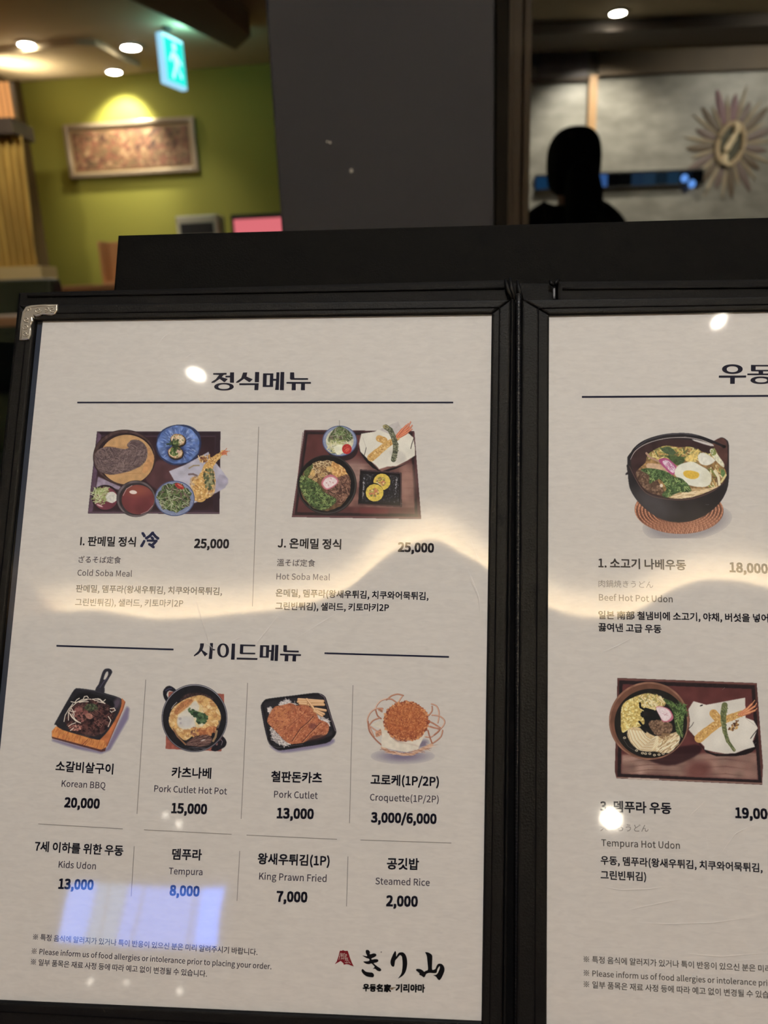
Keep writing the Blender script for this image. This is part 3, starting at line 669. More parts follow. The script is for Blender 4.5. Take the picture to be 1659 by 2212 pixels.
inR = [(.0480, -.1364), (.2582, -.1390), (.2549, .1620), (.0446, .1597)]
bars(leafL, inL, 'leather_border'); bars(leafR, inR, 'leather_border')
# raised seam line and stitches
Mst2 = mat('thread_grey', (34, 34, 36), 0.7)
def stitches(a, b, name='stitching'):
    n = max(2, int(math.hypot(b[0] - a[0], b[1] - a[1]) / .0034)); bm = bmesh.new()
    ax, ay = uv(*a)[:2]; bx_, by_ = uv(*b)[:2]; ang = math.atan2(by_ - ay, bx_ - ax)
    for i in range(n):
        t = (i + .5) / n; x = ax + (bx_ - ax) * t; y = ay + (by_ - ay) * t
        Mx = Matrix.Translation((x, y, wT + .00005)) @ Matrix.Rotation(ang + .12, 4, 'Z') @ Matrix.Diagonal((.0023, .00045, .0003, 1)); bmesh.ops.create_cube(bm, size=1, matrix=Mx)
    o = frombm(name, bm, Mstitch, menu); o['kind'] = 'stuff'; return o
def mid(q1, q2, t): return lerp(q1, q2, t)
for (o_, i_) in ((leafL, inL), (leafR, inR)):
    m_ = [mid(o_[k], i_[k], .56) for k in range(4)]
    for k in range(4): stitches(m_[k], m_[(k + 1) % 4])
    for k in range(4):
        a_, b_ = mid(o_[k], i_[k], .60), mid(o_[(k + 1) % 4], i_[(k + 1) % 4], .60)
        bm = bmesh.new(); add_tube(bm, [uv(*a_, wT + .0001), uv(*b_, wT + .0001)], .00028, 5); frombm('seam_line', bm, Mgroove, menu)
# spine: dark gutter with the twisted cord in it and soft flaps
gu0 = P(1103, 700)[0]; gu1 = P(1129, 700)[0]
prismL('spine_gutter', [(gu0 - .001, -.1450), (gu1 + .001, -.1450), (gu1 - .003, V0 - .001), (gu0 - .0045, V0 - .001)], -.0075, -.0045, Mgroove)
cu0 = P(1121, 640)[0]; cuB = P(1118, 2212)[0]
Mcord = leather('cord_black', (16, 16, 18), 0.4, 0.2)
pts = [uv(cu0 + (cuB - cu0) * t, -.1475 + (V0 + .0005 - .003 + .1475) * t, -.0012) for t in np.linspace(0, 1, 60)]
bm = bmesh.new(); add_tube(bm, pts, .0012, 10); frombm('spine_cord', bm, Mcord, menu, True)
# diagonal thread wraps round the cord
bm = bmesh.new(); x0_, y0_, _ = pts[0]; x1_, y1_, _ = pts[-1]; N = 1500
hel = [(x0_ + (x1_ - x0_) * i / N + .00125 * math.cos(i * .9), y0_ + (y1_ - y0_) * i / N, -.0012 + .00125 * math.sin(i * .9)) for i in range(N)]
add_tube(bm, hel, .00013, 4); frombm('cord_thread', bm, mat('cord_thread', (26, 26, 29), 0.35, 0.5), menu, True)
for (xa, xb, dz) in ((1104, 1110, -.0008), (1130, 1139, -.0006)):
    a_ = P(xa, 660)[0]; b_ = P(xb, 660)[0]
    prismL('spine_flap', [(a_, -.1445), (b_, -.1445), (b_ - .0038, V0 - .001), (a_ - .0038, V0 - .001)], -.0040, wT + dz, Mleather, bevel=.0006)

# metal corner protectors with raised scrolls
Mmetal = mat('nickel', (186, 176, 158), 0.28, 0.5, metal=0.6, bump=(1500, 0.3, 0.0002))
prof = [(41, 735), (45, 700), (48, 674), (56, 662), (68, 659), (96, 658), (124, 657), (124, 671), (119, 678), (110, 681), (98, 680), (91, 677), (86, 682), (77, 684), (70, 680), (64, 674), (70, 684), (71, 693), (68, 699), (65, 702), (67, 712), (66, 724), (62, 733), (54, 735)]
def corner(pix, flip=None):
    pts = [L(x, y, .0022)[:2] for x, y in pix]
    if flip is not None: pts = [(x, flip - y) for x, y in pts][::-1]
    bm = bmesh.new(); add_prism(bm, pts[::-1], -.0005, .0024, .0005, 2); o = frombm('corner_protector', bm, Mmetal, menu); o['label'] = 'embossed silver metal corner'
    bm = bmesh.new()
    def sc2(x, y): 
        q_ = L(x, y, .0025); return (q_[0], (flip - q_[1]) if flip is not None else q_[1], .00245)
    for (cx_, cy_, r0, a0, turns, sgn) in ((82, 670, 7, 0, 1.3, 1), (100, 668, 6, 2, 1.2, -1), (113, 669, 5.5, 1, 1.2, 1), (57, 690, 6, 1, 1.2, 1), (55, 706, 6, 3, 1.3, -1), (54, 721, 6, 0, 1.3, 1), (64, 668, 4, 2, 1, 1)):
        tt = np.linspace(0, turns * 2 * PI, 18)
        add_tube(bm, [sc2(cx_ + (r0 - r0 * .8 * t / tt[-1]) * math.cos(a0 + sgn * t) * 1.15, cy_ + (r0 - r0 * .8 * t / tt[-1]) * math.sin(a0 + sgn * t)) for t in tt], .00022, 5)
    add_tube(bm, [sc2(x, y) for x, y in ((45, 731), (48, 700), (52, 676), (62, 664), (90, 661), (121, 660))], .00022, 5)
    frombm('raised_scrolls', bm, Mmetal, o, True)
corner(prof)
yy = L(41, 735, .0022)[1]; topy = L(60, 658, .0022)[1]; corner(prof, flip=topy + .0010)

# ---- pages
def pagemat():
    m = bpy.data.materials.new('hanji_paper'); m.use_nodes = True; nt = m.node_tree; b = nt.nodes['Principled BSDF']
    b.inputs['Roughness'].default_value = .85; b.inputs['Specular IOR Level'].default_value = .15
    tc = nt.nodes.new('ShaderNodeTexCoord')
    def layer(scale, st, lo, hi, detail=6, rot=0.0):
        mp = nt.nodes.new('ShaderNodeMapping'); mp.inputs['Scale'].default_value = st; mp.inputs['Rotation'].default_value = (0, 0, rot)
        n = nt.nodes.new('ShaderNodeTexNoise'); n.inputs['Scale'].default_value = scale; n.inputs['Detail'].default_value = detail; n.inputs['Roughness'].default_value = .65; n.inputs['Distortion'].default_value = .6
        r = nt.nodes.new('ShaderNodeMapRange'); r.inputs[1].default_value = lo; r.inputs[2].default_value = hi; r.clamp = True
        nt.links.new(tc.outputs['Object'], mp.inputs[0]); nt.links.new(mp.outputs[0], n.inputs['Vector']); nt.links.new(n.outputs['Fac'], r.inputs[0]); return r
    l1 = layer(150, (1, 3.2, 1), .30, .66, 9, .12); l2 = layer(240, (1, 4, 1), .22, .45, 6, -.1); l3 = layer(18, (1, 1, 1), .3, .7, 3)
    def mixc(f, c1, c2, prev=None):
        mx = nt.nodes.new('ShaderNodeMix'); mx.data_type = 'RGBA'; nt.links.new(f.outputs[0], mx.inputs[0])
        if prev is None: mx.inputs[6].default_value = (*lin(c1), 1); mx.inputs[7].default_value = (*lin(c2), 1)
        else:
            mx.blend_type = 'MULTIPLY'; mx.inputs[0].default_value = 1
        return mx
    m1 = mixc(l1, (214, 208, 200), (224, 218, 209))
    def mult(prev, f, lo):
        r = nt.nodes.new('ShaderNodeMapRange'); r.inputs[3].default_value = lo; r.inputs[4].default_value = 1.0; nt.links.new(f.outputs[0], r.inputs[0])
        mx = nt.nodes.new('ShaderNodeMix'); mx.data_type = 'RGBA'; mx.blend_type = 'MULTIPLY'; mx.inputs[0].default_value = 1
        nt.links.new(prev.outputs[2], mx.inputs[6]); nt.links.new(r.outputs[0], mx.inputs[7]); return mx
    m2 = mult(m1, l2, .93); m3 = mult(m2, l3, .975)
    nt.links.new(m3.outputs[2], b.inputs['Base Color']); return m
Mpaper = pagemat()
def sheet(name, quad, w):
    V = [uv(*p, w) for p in quad]; return mk(name, V, [(3, 2, 1, 0)], Mpaper, menu)
pageL = prismL('menu_page', pgL, -.0010, 0.0, Mpaper); pageR = prismL('menu_page', pgR, -.0010, 0.0, Mpaper)
prismL('sleeve_edge', [(-.1932, -.1357), (-.1904, -.136), (-.1932, .1637), (-.1960, .1635)], -.0010, -.0008, mat('slate_film', (52, 58, 70), 0.3, 0.5))
pageL['label'] = 'left printed page with set meals and side dishes'; pageR['label'] = 'right printed page with hot noodle dishes'

# ---- clear sleeves with their bulges
def sleeve(quad, label):
    NU, NV = 220, 300; s = np.linspace(0, 1, NU + 1); t = np.linspace(0, 1, NV + 1); Sx, Tx = np.meshgrid(s, t)
    q_ = np.array(quad); top = q_[0][None, None] * (1 - Sx[..., None]) + q_[1][None, None] * Sx[..., None]; bot = q_[3][None, None] * (1 - Sx[..., None]) + q_[2][None, None] * Sx[..., None]
    Pp = top * (1 - Tx[..., None]) + bot * Tx[..., None]; U, Vv = Pp[..., 0], Pp[..., 1]
    Hh = .0005 + bulge(U, Vv)
    rip = 0
    for (a_, b_, c_, am) in ((31, 17, .3, 1), (-13, 29, 1.7, 1.2), (47, -21, 2.2, .5), (9, 41, .9, .8)): rip = rip + am * np.sin(2 * PI * (a_ * U + b_ * Vv) + c_)
    Hh = Hh + .0000025 * rip + .00002
    co = np.stack([U - U0, V0 - Vv, Hh], -1).reshape(-1, 3)
    idx = np.arange((NU + 1) * (NV + 1)).reshape(NV + 1, NU + 1); f_ = np.stack([idx[:-1, :-1], idx[1:, :-1], idx[1:, 1:], idx[:-1, 1:]], -1).reshape(-1, 4)
    o = mk('plastic_sleeve', [], [], Msleeve, menu); me = o.data
    me.vertices.add(len(co)); me.vertices.foreach_set('co', co.ravel()); me.loops.add(len(f_) * 4); me.loops.foreach_set('vertex_index', f_.ravel().astype(np.int32))
    me.polygons.add(len(f_)); me.polygons.foreach_set('loop_start', np.arange(0, len(f_) * 4, 4, dtype=np.int32)); me.update(calc_edges=True); me.shade_smooth()
    o['label'] = label; return o
Msleeve = film('clear_plastic', 3.5, 0.04)
sleeve([inL[0], inL[1], inL[2], inL[3]], 'clear glossy plastic over the left page')
sleeve([inR[0], inR[1], inR[2], inR[3]], 'clear glossy plastic over the right page')
# fine scratches in the plastic
Mscr = film('scratch_white', 1.0, 0.5); Mscr = mat('scratch_pale', (228, 222, 214), 0.5)
bm = bmesh.new()
def scratch(pts, r=.00005):
    c_ = [(L(x, y, .0008)) for x, y in pts]
    out = []
    for (x, y, z), (px_, py_) in zip(c_, pts):
        u_, v_ = P(px_, py_, .0008); out.append((x, y, .00062 + float(bulge(u_, v_))))
    n_ = len(out)
    for i in range(n_ - 1):
        a_ = Vector(out[i]); b_ = Vector(out[i + 1]); d_ = (b_ - a_).normalized(); s_ = Vector((-d_.y, d_.x, 0)) * r
        r0 = 0.25 if i == 0 else 1; r1 = .25 if i == n_ - 2 else 1
        q4 = [bm.verts.new(a_ + s_ * r0), bm.verts.new(a_ - s_ * r0), bm.verts.new(b_ - s_ * r1), bm.verts.new(b_ + s_ * r1)]; bm.faces.new(q4)
for pts_ in ([(420, 1290), (436, 1340), (450, 1384), (462, 1414)], [(438, 1384), (452, 1394), (470, 1408)], [(492, 1392), (512, 1378), (521, 1376)], [(552, 1390), (575, 1362), (600, 1330)], [(1016, 1166), (1030, 1200), (1042, 1222)], [(1008, 1226), (1022, 1256), (1034, 1286), (1040, 1340)], [(340, 745), (352, 728), (372, 714)], [(397, 775), (412, 764), (430, 762)], [(396, 860), (410, 872)], [(428, 872), (440, 868)], [(1297, 1410), (1330, 1396), (1372, 1374)], [(1310, 1916), (1340, 1922), (1400, 1920), (1440, 1914)], [(1375, 1992), (1440, 1996), (1540, 1993), (1620, 1982)], [(1355, 1966), (1420, 1952), (1480, 1940)], [(1600, 1982), (1640, 1974)], [(1490, 1762), (1506, 1748), (1524, 1730)], [(1526, 1806), (1530, 1836)], [(1560, 1840), (1590, 1800), (1640, 1776)], [(1480, 2060), (1560, 2066), (1659, 2058)], [(1590, 2076), (1659, 2070)], [(1373, 728), (1376, 744)], [(1455, 724), (1458, 734)], [(1455, 734), (1460, 738)], [(66, 1950), (66, 1990)], [(505, 1180), (512, 1230)], [(740, 1318), (700, 1340), (640, 1378)], [(620, 1245), (650, 1266), (690, 1290)]):
    scratch(pts_)
rs = np.random.RandomState(5)
for i in range(70):
    x = rs.uniform(110, 1040) if i % 2 else rs.uniform(1200, 1650); y = rs.uniform(720, 2120); a_ = rs.uniform(0, PI); l_ = rs.uniform(3, 12)
    scratch([(x, y), (x + l_ * math.cos(a_), y + l_ * math.sin(a_))], .00004)
o = frombm('scratches', bm, Mscr, menu); o['kind'] = 'stuff'

# ================================================================ printing on the pages
INK = (34, 33, 46); GREY = (112, 104, 116); GREY2 = (134, 128, 122); WT = .00006
inks = {}
def ink(c):
    if c not in inks: inks[c] = mat('ink', c, 0.8, 0.15)
    return inks[c]
FONT = None
try:
    import os
    fp = os.path.join(bpy.utils.resource_path('LOCAL'), 'datafiles', 'fonts', 'Noto Sans CJK Regular.woff2')
    if os.path.exists(fp): FONT = bpy.data.fonts.load(fp)
except Exception: FONT = None
jobs = []
def text(s, xl, yl, xr, yr, mode='k', bold=.010, col=INK, name='printed_line', page=None, vs=1.0):
    cu = bpy.data.curves.new('t', 'FONT'); cu.body = s; cu.fill_mode = 'FRONT'; cu.resolution_u = 2
    if FONT: cu.font = FONT
    cu.size = 1.0
    o = bpy.data.objects.new('t', cu); COL.objects.link(o)
    jobs.append((o, xl, yl, xr, yr, mode, col, name, page if page is not None else (pageL if xl < 1150 else pageR), vs, bold))
def flush_text():
    bpy.context.view_layer.update(); dg = bpy.context.evaluated_depsgraph_get()
    for (o, xl, yl, xr, yr, mode, col, name, page, vs, bold) in jobs:
        me = bpy.data.meshes.new_from_object(o.evaluated_get(dg)); n = len(me.vertices); co = np.zeros(n * 3); me.vertices.foreach_get('co', co); co = co.reshape(-1, 3)
        x0, x1 = co[:, 0].min(), co[:, 0].max()
        a = np.array(L(xl, yl)[:2]); b = np.array(L(xr, yr)[:2]); d_ = b - a; ln = np.linalg.norm(d_); ex = d_ / ln; ey = np.array([-ex[1], ex[0]])
        if name == 'printed_line' or True:
            # the pages' own verticals lean with the sheet
            up = np.array([0.006, 1.0]); ey = up / np.linalg.norm(up)
        s = ln / (x1 - x0)
        yb = {'k': -.075, 'n': 0.0}[mode]
        X = (co[:, 0] - x0) * s; Y = (co[:, 1] - yb) * s * vs
        p2 = a + X[:, None] * ex + Y[:, None] * ey
        faces = [tuple(f.vertices) for f in me.polygons]; bpy.data.meshes.remove(me)
        # heavier weights: the same letters laid again a hair to each side
        offs = [(0, 0)] + ([(dx * bold * .62, dy * bold * .62) for dx, dy in ((1, 1), (-1, 1), (-1, -1), (1, -1))] if bold > .003 else [])
        VV = []; FF = []
        for dx, dy in offs:
            k0 = len(VV); q2 = p2 + (ex * dx + ey * dy) * s; VV += [(x_, y_, WT) for x_, y_ in q2]; FF += [tuple(k0 + v_ for v_ in f_) for f_ in faces]
        mk(name, VV, FF, ink(col), page)
        c_ = o.data; bpy.data.objects.remove(o); bpy.data.curves.remove(c_)
    jobs.clear()
B1, B2, B3 = .0, .012, .020
DESC = '뎀푸라(왕새우튀김, 치쿠와어묵튀김,'
text('I. 판메밀 정식', 173, 1182, 292, 1184, bold=.014, name='dish_name')
text('冷', 303, 1188, 342, 1189, bold=.014, col=(40, 50, 92), name='cold_mark', vs=.86)
text('25,000', 420, 1183, 493.5, 1184, 'n', .022, name='price')
text('ざるそば定食', 169, 1218, 260.5, 1219.5, bold=.004, col=GREY, name='dish_name_japanese')
text('Cold Soba Meal', 167, 1243.4, 285, 1245.5, 'n', .004, GREY, 'dish_name_english')
text('판메밀, ' + DESC, 163.6, 1281.5, 479, 1288, bold=.008, col=(52, 50, 60), name='description_line')
text('그린빈튀김), 샐러드, 키토마키2P', 162, 1311, 395, 1314, bold=.006, col=(70, 68, 76), name='description_line')
text('J. 온메밀 정식', 600, 1187, 736, 1190, bold=.014, name='dish_name')
text('25,000', 860.4, 1191, 936.5, 1193, 'n', .024, name='price')
text('溫そば定食', 598, 1225, 680.5, 1226.5, bold=.004, col=GREY, name='dish_name_japanese')
text('Hot Soba Meal', 597, 1251.6, 712.6, 1253.5, 'n', .004, GREY, 'dish_name_english')
text('온메밀, ' + DESC, 595.4, 1291, 925, 1298.5, bold=.012, name='description_line')
text('그린빈튀김), 샐러드, 키토마키2P', 595, 1319.5, 839.5, 1323.5, bold=.012, name='description_line')
for s, a, ya, b, yb, m, bd, c, nm in (
    ('소갈비살구이', 120, 1669, 243.4, 1676, 'k', .014, INK, 'dish_name'), ('Korean BBQ', 133, 1699, 227.5, 1703.5, 'n', .006, GREY, 'dish_name_english'), ('20,000', 139.5, 1743, 214, 1746, 'n', .024, INK, 'price'),
    ('카츠나베', 370.6, 1683, 455, 1685.5, 'k', .014, INK, 'dish_name'), ('Pork Cutlet Hot Pot', 333, 1710, 490, 1716, 'n', .006, GREY, 'dish_name_english'), ('15,000', 370.6, 1755.6, 446, 1758, 'n', .024, INK, 'price'),
    ('7세 이하를 위한 우동', 74.7, 1842, 265, 1852, 'k', .014, INK, 'dish_name'), ('Kids Udon', 126.5, 1874, 206.7, 1877.7, 'n', .006, GREY, 'dish_name_english'), ('13,000', 126.8, 1919, 200.6, 1921.6, 'n', .024, INK, 'price'),
    ('뎀푸라', 371.5, 1860, 434.8, 1862, 'k', .014, INK, 'dish_name'), ('Tempura', 364.6, 1888, 437, 1890.5, 'n', .006, GREY, 'dish_name_english'), ('8,000', 367, 1933.4, 429.7, 1935.8, 'n', .024, INK, 'price'),
    ('철판돈카츠', 585.7, 1692, 694.6, 1695.5, 'k', .016, INK, 'dish_name'), ('Pork Cutlet', 592, 1722.5, 686, 1725.5, 'n', .006, GREY, 'dish_name_english'), ('13,000', 598.7, 1766.6, 676.5, 1768.6, 'n', .024, INK, 'price'),
    ('고로케(1P/2P)', 801, 1698.5, 947.4, 1703, 'k', .016, INK, 'dish_name'), ('Croquette(1P/2P)', 799, 1729, 947.4, 1733.5, 'n', .006, GREY, 'dish_name_english'), ('3,000/6,000', 802, 1775.6, 942, 1779, 'n', .024, INK, 'price'),
    ('왕새우튀김(1P)', 556.8, 1869.7, 711, 1875, 'k', .016, INK, 'dish_name'), ('King Prawn Fried', 559.7, 1899.7, 705, 1905, 'n', .006, GREY, 'dish_name_english'), ('7,000', 598, 1946.7, 662.7, 1948.6, 'n', .024, INK, 'price'),
    ('공깃밥', 836, 1881, 904, 1882.5, 'k', .016, INK, 'dish_name'), ('Steamed Rice', 811, 1910, 928, 1913.5, 'n', .006, GREY, 'dish_name_english'), ('2,000', 835, 1956.5, 901.4, 1958, 'n', .024, INK, 'price')):
    text(s, a, ya, b, yb, m, bd, c, nm)
FT = ('※ 특정 음식에 알러지가 있거나 특이 반응이 있으신 분은 미리 알려주시기 바랍니다.', '※ Please inform us of food allergies or intolerance prior to placing your order.', '※ 일부 품목은 재료 사정 등에 따라 예고 없이 변경될 수 있습니다.')
FC = (94, 88, 97)
text(FT[0], 71, 2032.5, 555.7, 2066, bold=.006, col=FC, name='footnote_line'); text(FT[1], 68.4, 2060, 586, 2093.5, 'n', .006, FC, 'footnote_line'); text(FT[2], 66.5, 2086.6, 446.6, 2113, bold=.006, col=FC, name='footnote_line')
text('1. 소고기 나베우동', 1293.3, 1230, 1481.4, 1235, bold=.014, col=(58, 56, 64), name='dish_name')
text('18,000', 1577, 1235, 1658, 1238.5, 'n', .022, (70, 68, 74), 'price')
text('肉鍋焼きうどん', 1293, 1270.5, 1411, 1273, bold=.002, col=GREY2, name='dish_name_japanese')
text('Beef Hot Pot Udon', 1294, 1297, 1453, 1301, 'n', .006, GREY2, 'dish_name_english')
text('일본 南部 철냄비에 소고기, 야채, 버섯을 넣어', 1293, 1339.5, 1660, 1347, bold=.013, name='description_line')
text('끓여낸 고급 우동', 1293, 1366, 1428.6, 1370.5, bold=.013, name='description_line')
text('3. 뎀푸라 우동', 1297, 1757, 1450, 1762, bold=.014, name='dish_name')
text('19,000', 1589.4, 1766, 1673, 1769.5, 'n', .024, name='price')
text('天ぷらうどん', 1297, 1797.5, 1401, 1800, bold=.002, col=GREY2, name='dish_name_japanese')
text('Tempura Hot Udon', 1299, 1827.3, 1468.5, 1833.5, 'n', .006, GREY2, 'dish_name_english')
text('우동, ' + DESC, 1298, 1870, 1647, 1887, bold=.013, name='description_line')
text('그린빈튀김)', 1298, 1902, 1395.5, 1906, bold=.013, name='description_line')
text(FT[0], 1261, 2081.5, 1816, 2110.8, bold=.006, col=(124, 118, 112), name='footnote_line'); text(FT[1], 1261, 2107.5, 1843, 2140, 'n', .006, (124, 118, 112), 'footnote_line'); text(FT[2], 1261, 2135.7, 1696, 2161, bold=.006, col=(124, 118, 112), name='footnote_line')
text('우동名家', 784, 2143, 844, 2145, bold=.03, col=(14, 13, 16), name='logo_caption'); text('기리야마', 855, 2145, 917, 2146, bold=.03, col=(14, 13, 16), name='logo_caption')
flush_text()

# rules
def rule(a, b, wpx, col, name='rule_line', page=None):
    d_ = np.array(b, float) - np.array(a, float); n_ = np.array([-d_[1], d_[0]]) / np.linalg.norm(d_) * wpx / 2
    q = [np.array(a) + n_, np.array(b) + n_, np.array(b) - n_, np.array(a) - n_]
    mk(name, [L(x, y, 0)[:2] + (WT,) for x, y in q], [(0, 1, 2, 3)], ink(col), page or (pageL if a[0] < 1150 else pageR))
NAVY = (30, 32, 52); LG = (150, 144, 138)
rule((167, 869.5), (979, 869.5), 3.4, NAVY); rule((122, 1395), (375, 1403), 3.6, NAVY); rule((701, 1411), (970, 1419), 3.6, NAVY); rule((1257, 857.5), (1760, 854.5), 4, NAVY)
for a_, b_ in (((559, 922), (545.5, 1310)), ((315, 1468), (296, 1758)), ((535, 1475), (521, 1769)), ((762.5, 1480), (755, 1778)), ((290, 1828), (283.5, 1936)), ((518, 1838), (512, 1946)), ((751.8, 1850), (748.5, 1958)),
               ((82.8, 1779.7), (265.4, 1790.3)), ((311, 1792.4), (500.5, 1802.2)), ((532.5, 1803.8), (728, 1813)), ((778.5, 1814.3), (975, 1821))): rule(a_, b_, 1.5, LG, 'thin_divider')

# headings: heavy display lettering, drawn syllable by syllable
def smooth(pts, n=5):
    P_ = [np.array(p, float) for p in pts]; N = len(P_); out = []
    for i in range(N):
        a, b, c, d_ = P_[i - 1], P_[i], P_[(i + 1) % N], P_[(i + 2) % N]
        for t in np.linspace(0, 1, n, endpoint=False):
            out.append(tuple(.5 * ((2 * b) + (c - a) * t + (2 * a - 5 * b + 4 * c - d_) * t * t + (3 * b - a - 3 * c + d_) * t ** 3)))
    return out
def oval(cx, cy, rx, ry, n=40, p=2.15): return [(cx + rx * abs(math.cos(t)) ** (2 / p) * (1 if math.cos(t) > 0 else -1), cy + ry * abs(math.sin(t)) ** (2 / p) * (1 if math.sin(t) > 0 else -1)) for t in np.linspace(0, 2 * PI, n, endpoint=False)]
def glyphs(shapes, ox, oy, z, m, name, page, w=WT):
    V = []; F = []; 
    for i, sh in enumerate(shapes):
        rings = sh if isinstance(sh[0][0], (tuple, list)) else [sh]
        base = len(V); flat = []
        for rg in rings: flat += [Vector((*L(ox + x / z, oy + y / z)[:2], 0)) for x, y in rg]
        tri = tessellate_polygon([[Vector((*L(ox + x / z, oy + y / z)[:2], 0)) for x, y in rg] for rg in rings])
        V += [(v_.x, v_.y, w + i * 4e-7) for v_ in flat]; F += [tuple(base + k for k in t) for t in tri]
    return mk(name, V, F, m, page)
zA = 1659 / 340
jeong = [[(393, 176), (535, 173), (535, 192), (505, 194), (484, 218), (548, 238), (513, 273), (462, 236), (405, 276), (376, 279), (374, 270), (420, 240), (456, 195), (393, 193)], [(523, 204), (570, 203), (572, 168), (614, 168), (612, 278), (570, 276), (570, 221), (523, 222)], [oval(507, 319, 103, 40), oval(507, 319, 60, 25)]]
sik = [[(708, 170), (753, 169), (744, 212), (811, 241), (775, 273), (718, 235), (662, 275), (632, 278), (636, 267), (688, 228)], [(835, 164), (879, 164), (876, 272), (831, 272)], [(668, 283), (874, 283), (868, 355), (827, 355), (830, 302), (668, 302)]]
me1 = [[[(919, 178), (1028, 179), (1024, 321), (915, 321)], [(958, 196), (993, 196), (988, 303), (955, 303)]], [(1024, 236), (1057, 236), (1060, 167), (1092, 167), (1085, 353), (1046, 352), (1055, 256), (1024, 256)], [(1103, 164), (1143, 164), (1138, 355), (1096, 355)]]
nyu = [[(1204, 168), (1247, 168), (1249, 229), (1394, 229), (1394, 246), (1214, 246), (1202, 236)], [(1166, 269), (1424, 269), (1423, 288), (1361, 288), (1360, 356), (1317, 356), (1320, 288), (1264, 288), (1263, 356), (1220, 356), (1222, 288), (1165, 287)]]
glyphs(jeong + sik + me1 + nyu, 380, 770, zA, ink(INK), 'heading', pageL)
zB = 1659 / 280
sa = [[(192, 117), (241, 117), (238, 150), (220, 203), (290, 250), (252, 285), (208, 216), (168, 255), (115, 284), (111, 270), (170, 215), (190, 165)], [(318, 113), (357, 113), (354, 188), (385, 191), (385, 206), (353, 207), (344, 317), (301, 316), (312, 220)]]
ii = [[oval(486, 208, 76, 90), oval(486, 208, 37, 70)], [(598, 119), (640, 121), (633, 325), (586, 325)]]
deu = [[(704, 130), (900, 136), (898, 155), (745, 152), (741, 235), (898, 238), (897, 258), (712, 254), (699, 245)], [(660, 299), (926, 306), (924, 329), (659, 323)]]
me2 = [[[(960, 140), (1077, 142), (1070, 301), (953, 298)], [(1001, 160), (1037, 161), (1032, 282), (996, 280)]], [(1070, 202), (1103, 204), (1108, 136), (1143, 137), (1133, 338), (1091, 336), (1101, 225), (1070, 224)], [(1153, 136), (1196, 137), (1186, 343), (1143, 341)]]
nyu2 = [[(1258, 140), (1303, 141), (1303, 207), (1455, 211), (1454, 233), (1268, 228), (1255, 218)], [(1215, 248), (1484, 256), (1482, 278), (1421, 276), (1418, 348), (1371, 347), (1377, 275), (1322, 273), (1319, 346), (1271, 345), (1277, 272), (1214, 270)]]
glyphs(sa + ii + deu + me2 + nyu2, 400, 1370, zB, ink(INK), 'heading', pageL)
zC = 1659 / 119
u_ = [[oval(584, 382, 311, 144), oval(584, 385, 170, 90)], [(178, 577), (1000, 575), (998, 637), (660, 640), (657, 825), (517, 826), (517, 640), (177, 640)]]
dong = [[(1144, 256), (1800, 256), (1800, 300), (1285, 302), (1285, 404), (1800, 404), (1800, 447), (1510, 447), (1510, 514), (1870, 514), (1870, 562), (1035, 565), (1035, 516), (1375, 514), (1372, 449), (1165, 447), (1144, 430)], [oval(1452, 716, 320, 114), oval(1452, 716, 180, 66)]]
glyphs(u_ + dong, 1540, 770, zC, ink(INK), 'heading', pageR)
# the rest of that heading runs on past the frame
glyphs([[tuple((x * 1.0 + 0, y)) for x, y in s] if not isinstance(s[0][0], tuple) else [[(x, y) for x, y in r_] for r_ in s] for s in me1 + nyu], 1485, 753, zA, ink(INK), 'heading', pageR)
# logo: brush lettering and red mountain seal
zL = 1659 / 300; BLK = (12, 11, 14)
ki = [smooth([(500, 124), (530, 122), (550, 148), (545, 168), (558, 172), (590, 162), (620, 168), (624, 190), (600, 208), (568, 222), (572, 236), (606, 230), (640, 234), (650, 252), (632, 268), (600, 276), (596, 284), (640, 320), (672, 340), (684, 360), (668, 376), (636, 368), (608, 346), (582, 348), (604, 324), (584, 298), (564, 282), (540, 290), (504, 286), (470, 264), (478, 258), (520, 256), (542, 246), (536, 226), (505, 216), (462, 192), (470, 188), (510, 196), (514, 186), (500, 158)], 3), smooth([(460, 348), (474, 358), (500, 380), (540, 388), (575, 392), (594, 410), (597, 430), (586, 446), (556, 446), (510, 436), (474, 412), (452, 384), (448, 362)], 4)]
ri = [smooth([(850, 134), (860, 148), (862, 190), (864, 198), (888, 160), (912, 150), (946, 152), (974, 180), (990, 230), (994, 290), (984, 350), (966, 396), (936, 432), (886, 462), (896, 444), (924, 400), (934, 350), (938, 280), (932, 210), (916, 186), (900, 188), (872, 222), (850, 248), (844, 290), (834, 320), (812, 316), (796, 290), (794, 252), (808, 210), (826, 170), (842, 142)], 3)]
yama = [smooth([(1208, 148), (1240, 150), (1266, 162), (1288, 180), (1294, 206), (1292, 270), (1290, 350), (1306, 358), (1330, 346), (1342, 316), (1360, 290), (1388, 284), (1416, 296), (1436, 330), (1438, 370), (1420, 420), (1398, 462), (1376, 482), (1356, 468), (1336, 440), (1304, 422), (1330, 420), (1352, 406), (1366, 380), (1380, 346), (1382, 316), (1368, 328), (1352, 360), (1344, 392), (1310, 398), (1270, 394), (1240, 398), (1218, 412), (1206, 438), (1190, 448), (1166, 430), (1136, 416), (1140, 400), (1122, 384), (1098, 362), (1110, 348), (1150, 350), (1180, 366), (1196, 382), (1214, 370), (1236, 362), (1242, 340), (1236, 280), (1228, 200), (1218, 170)], 3)]
glyphs(ki + ri + yama, 700, 2030, zL, ink(BLK), 'logo_lettering', pageL)
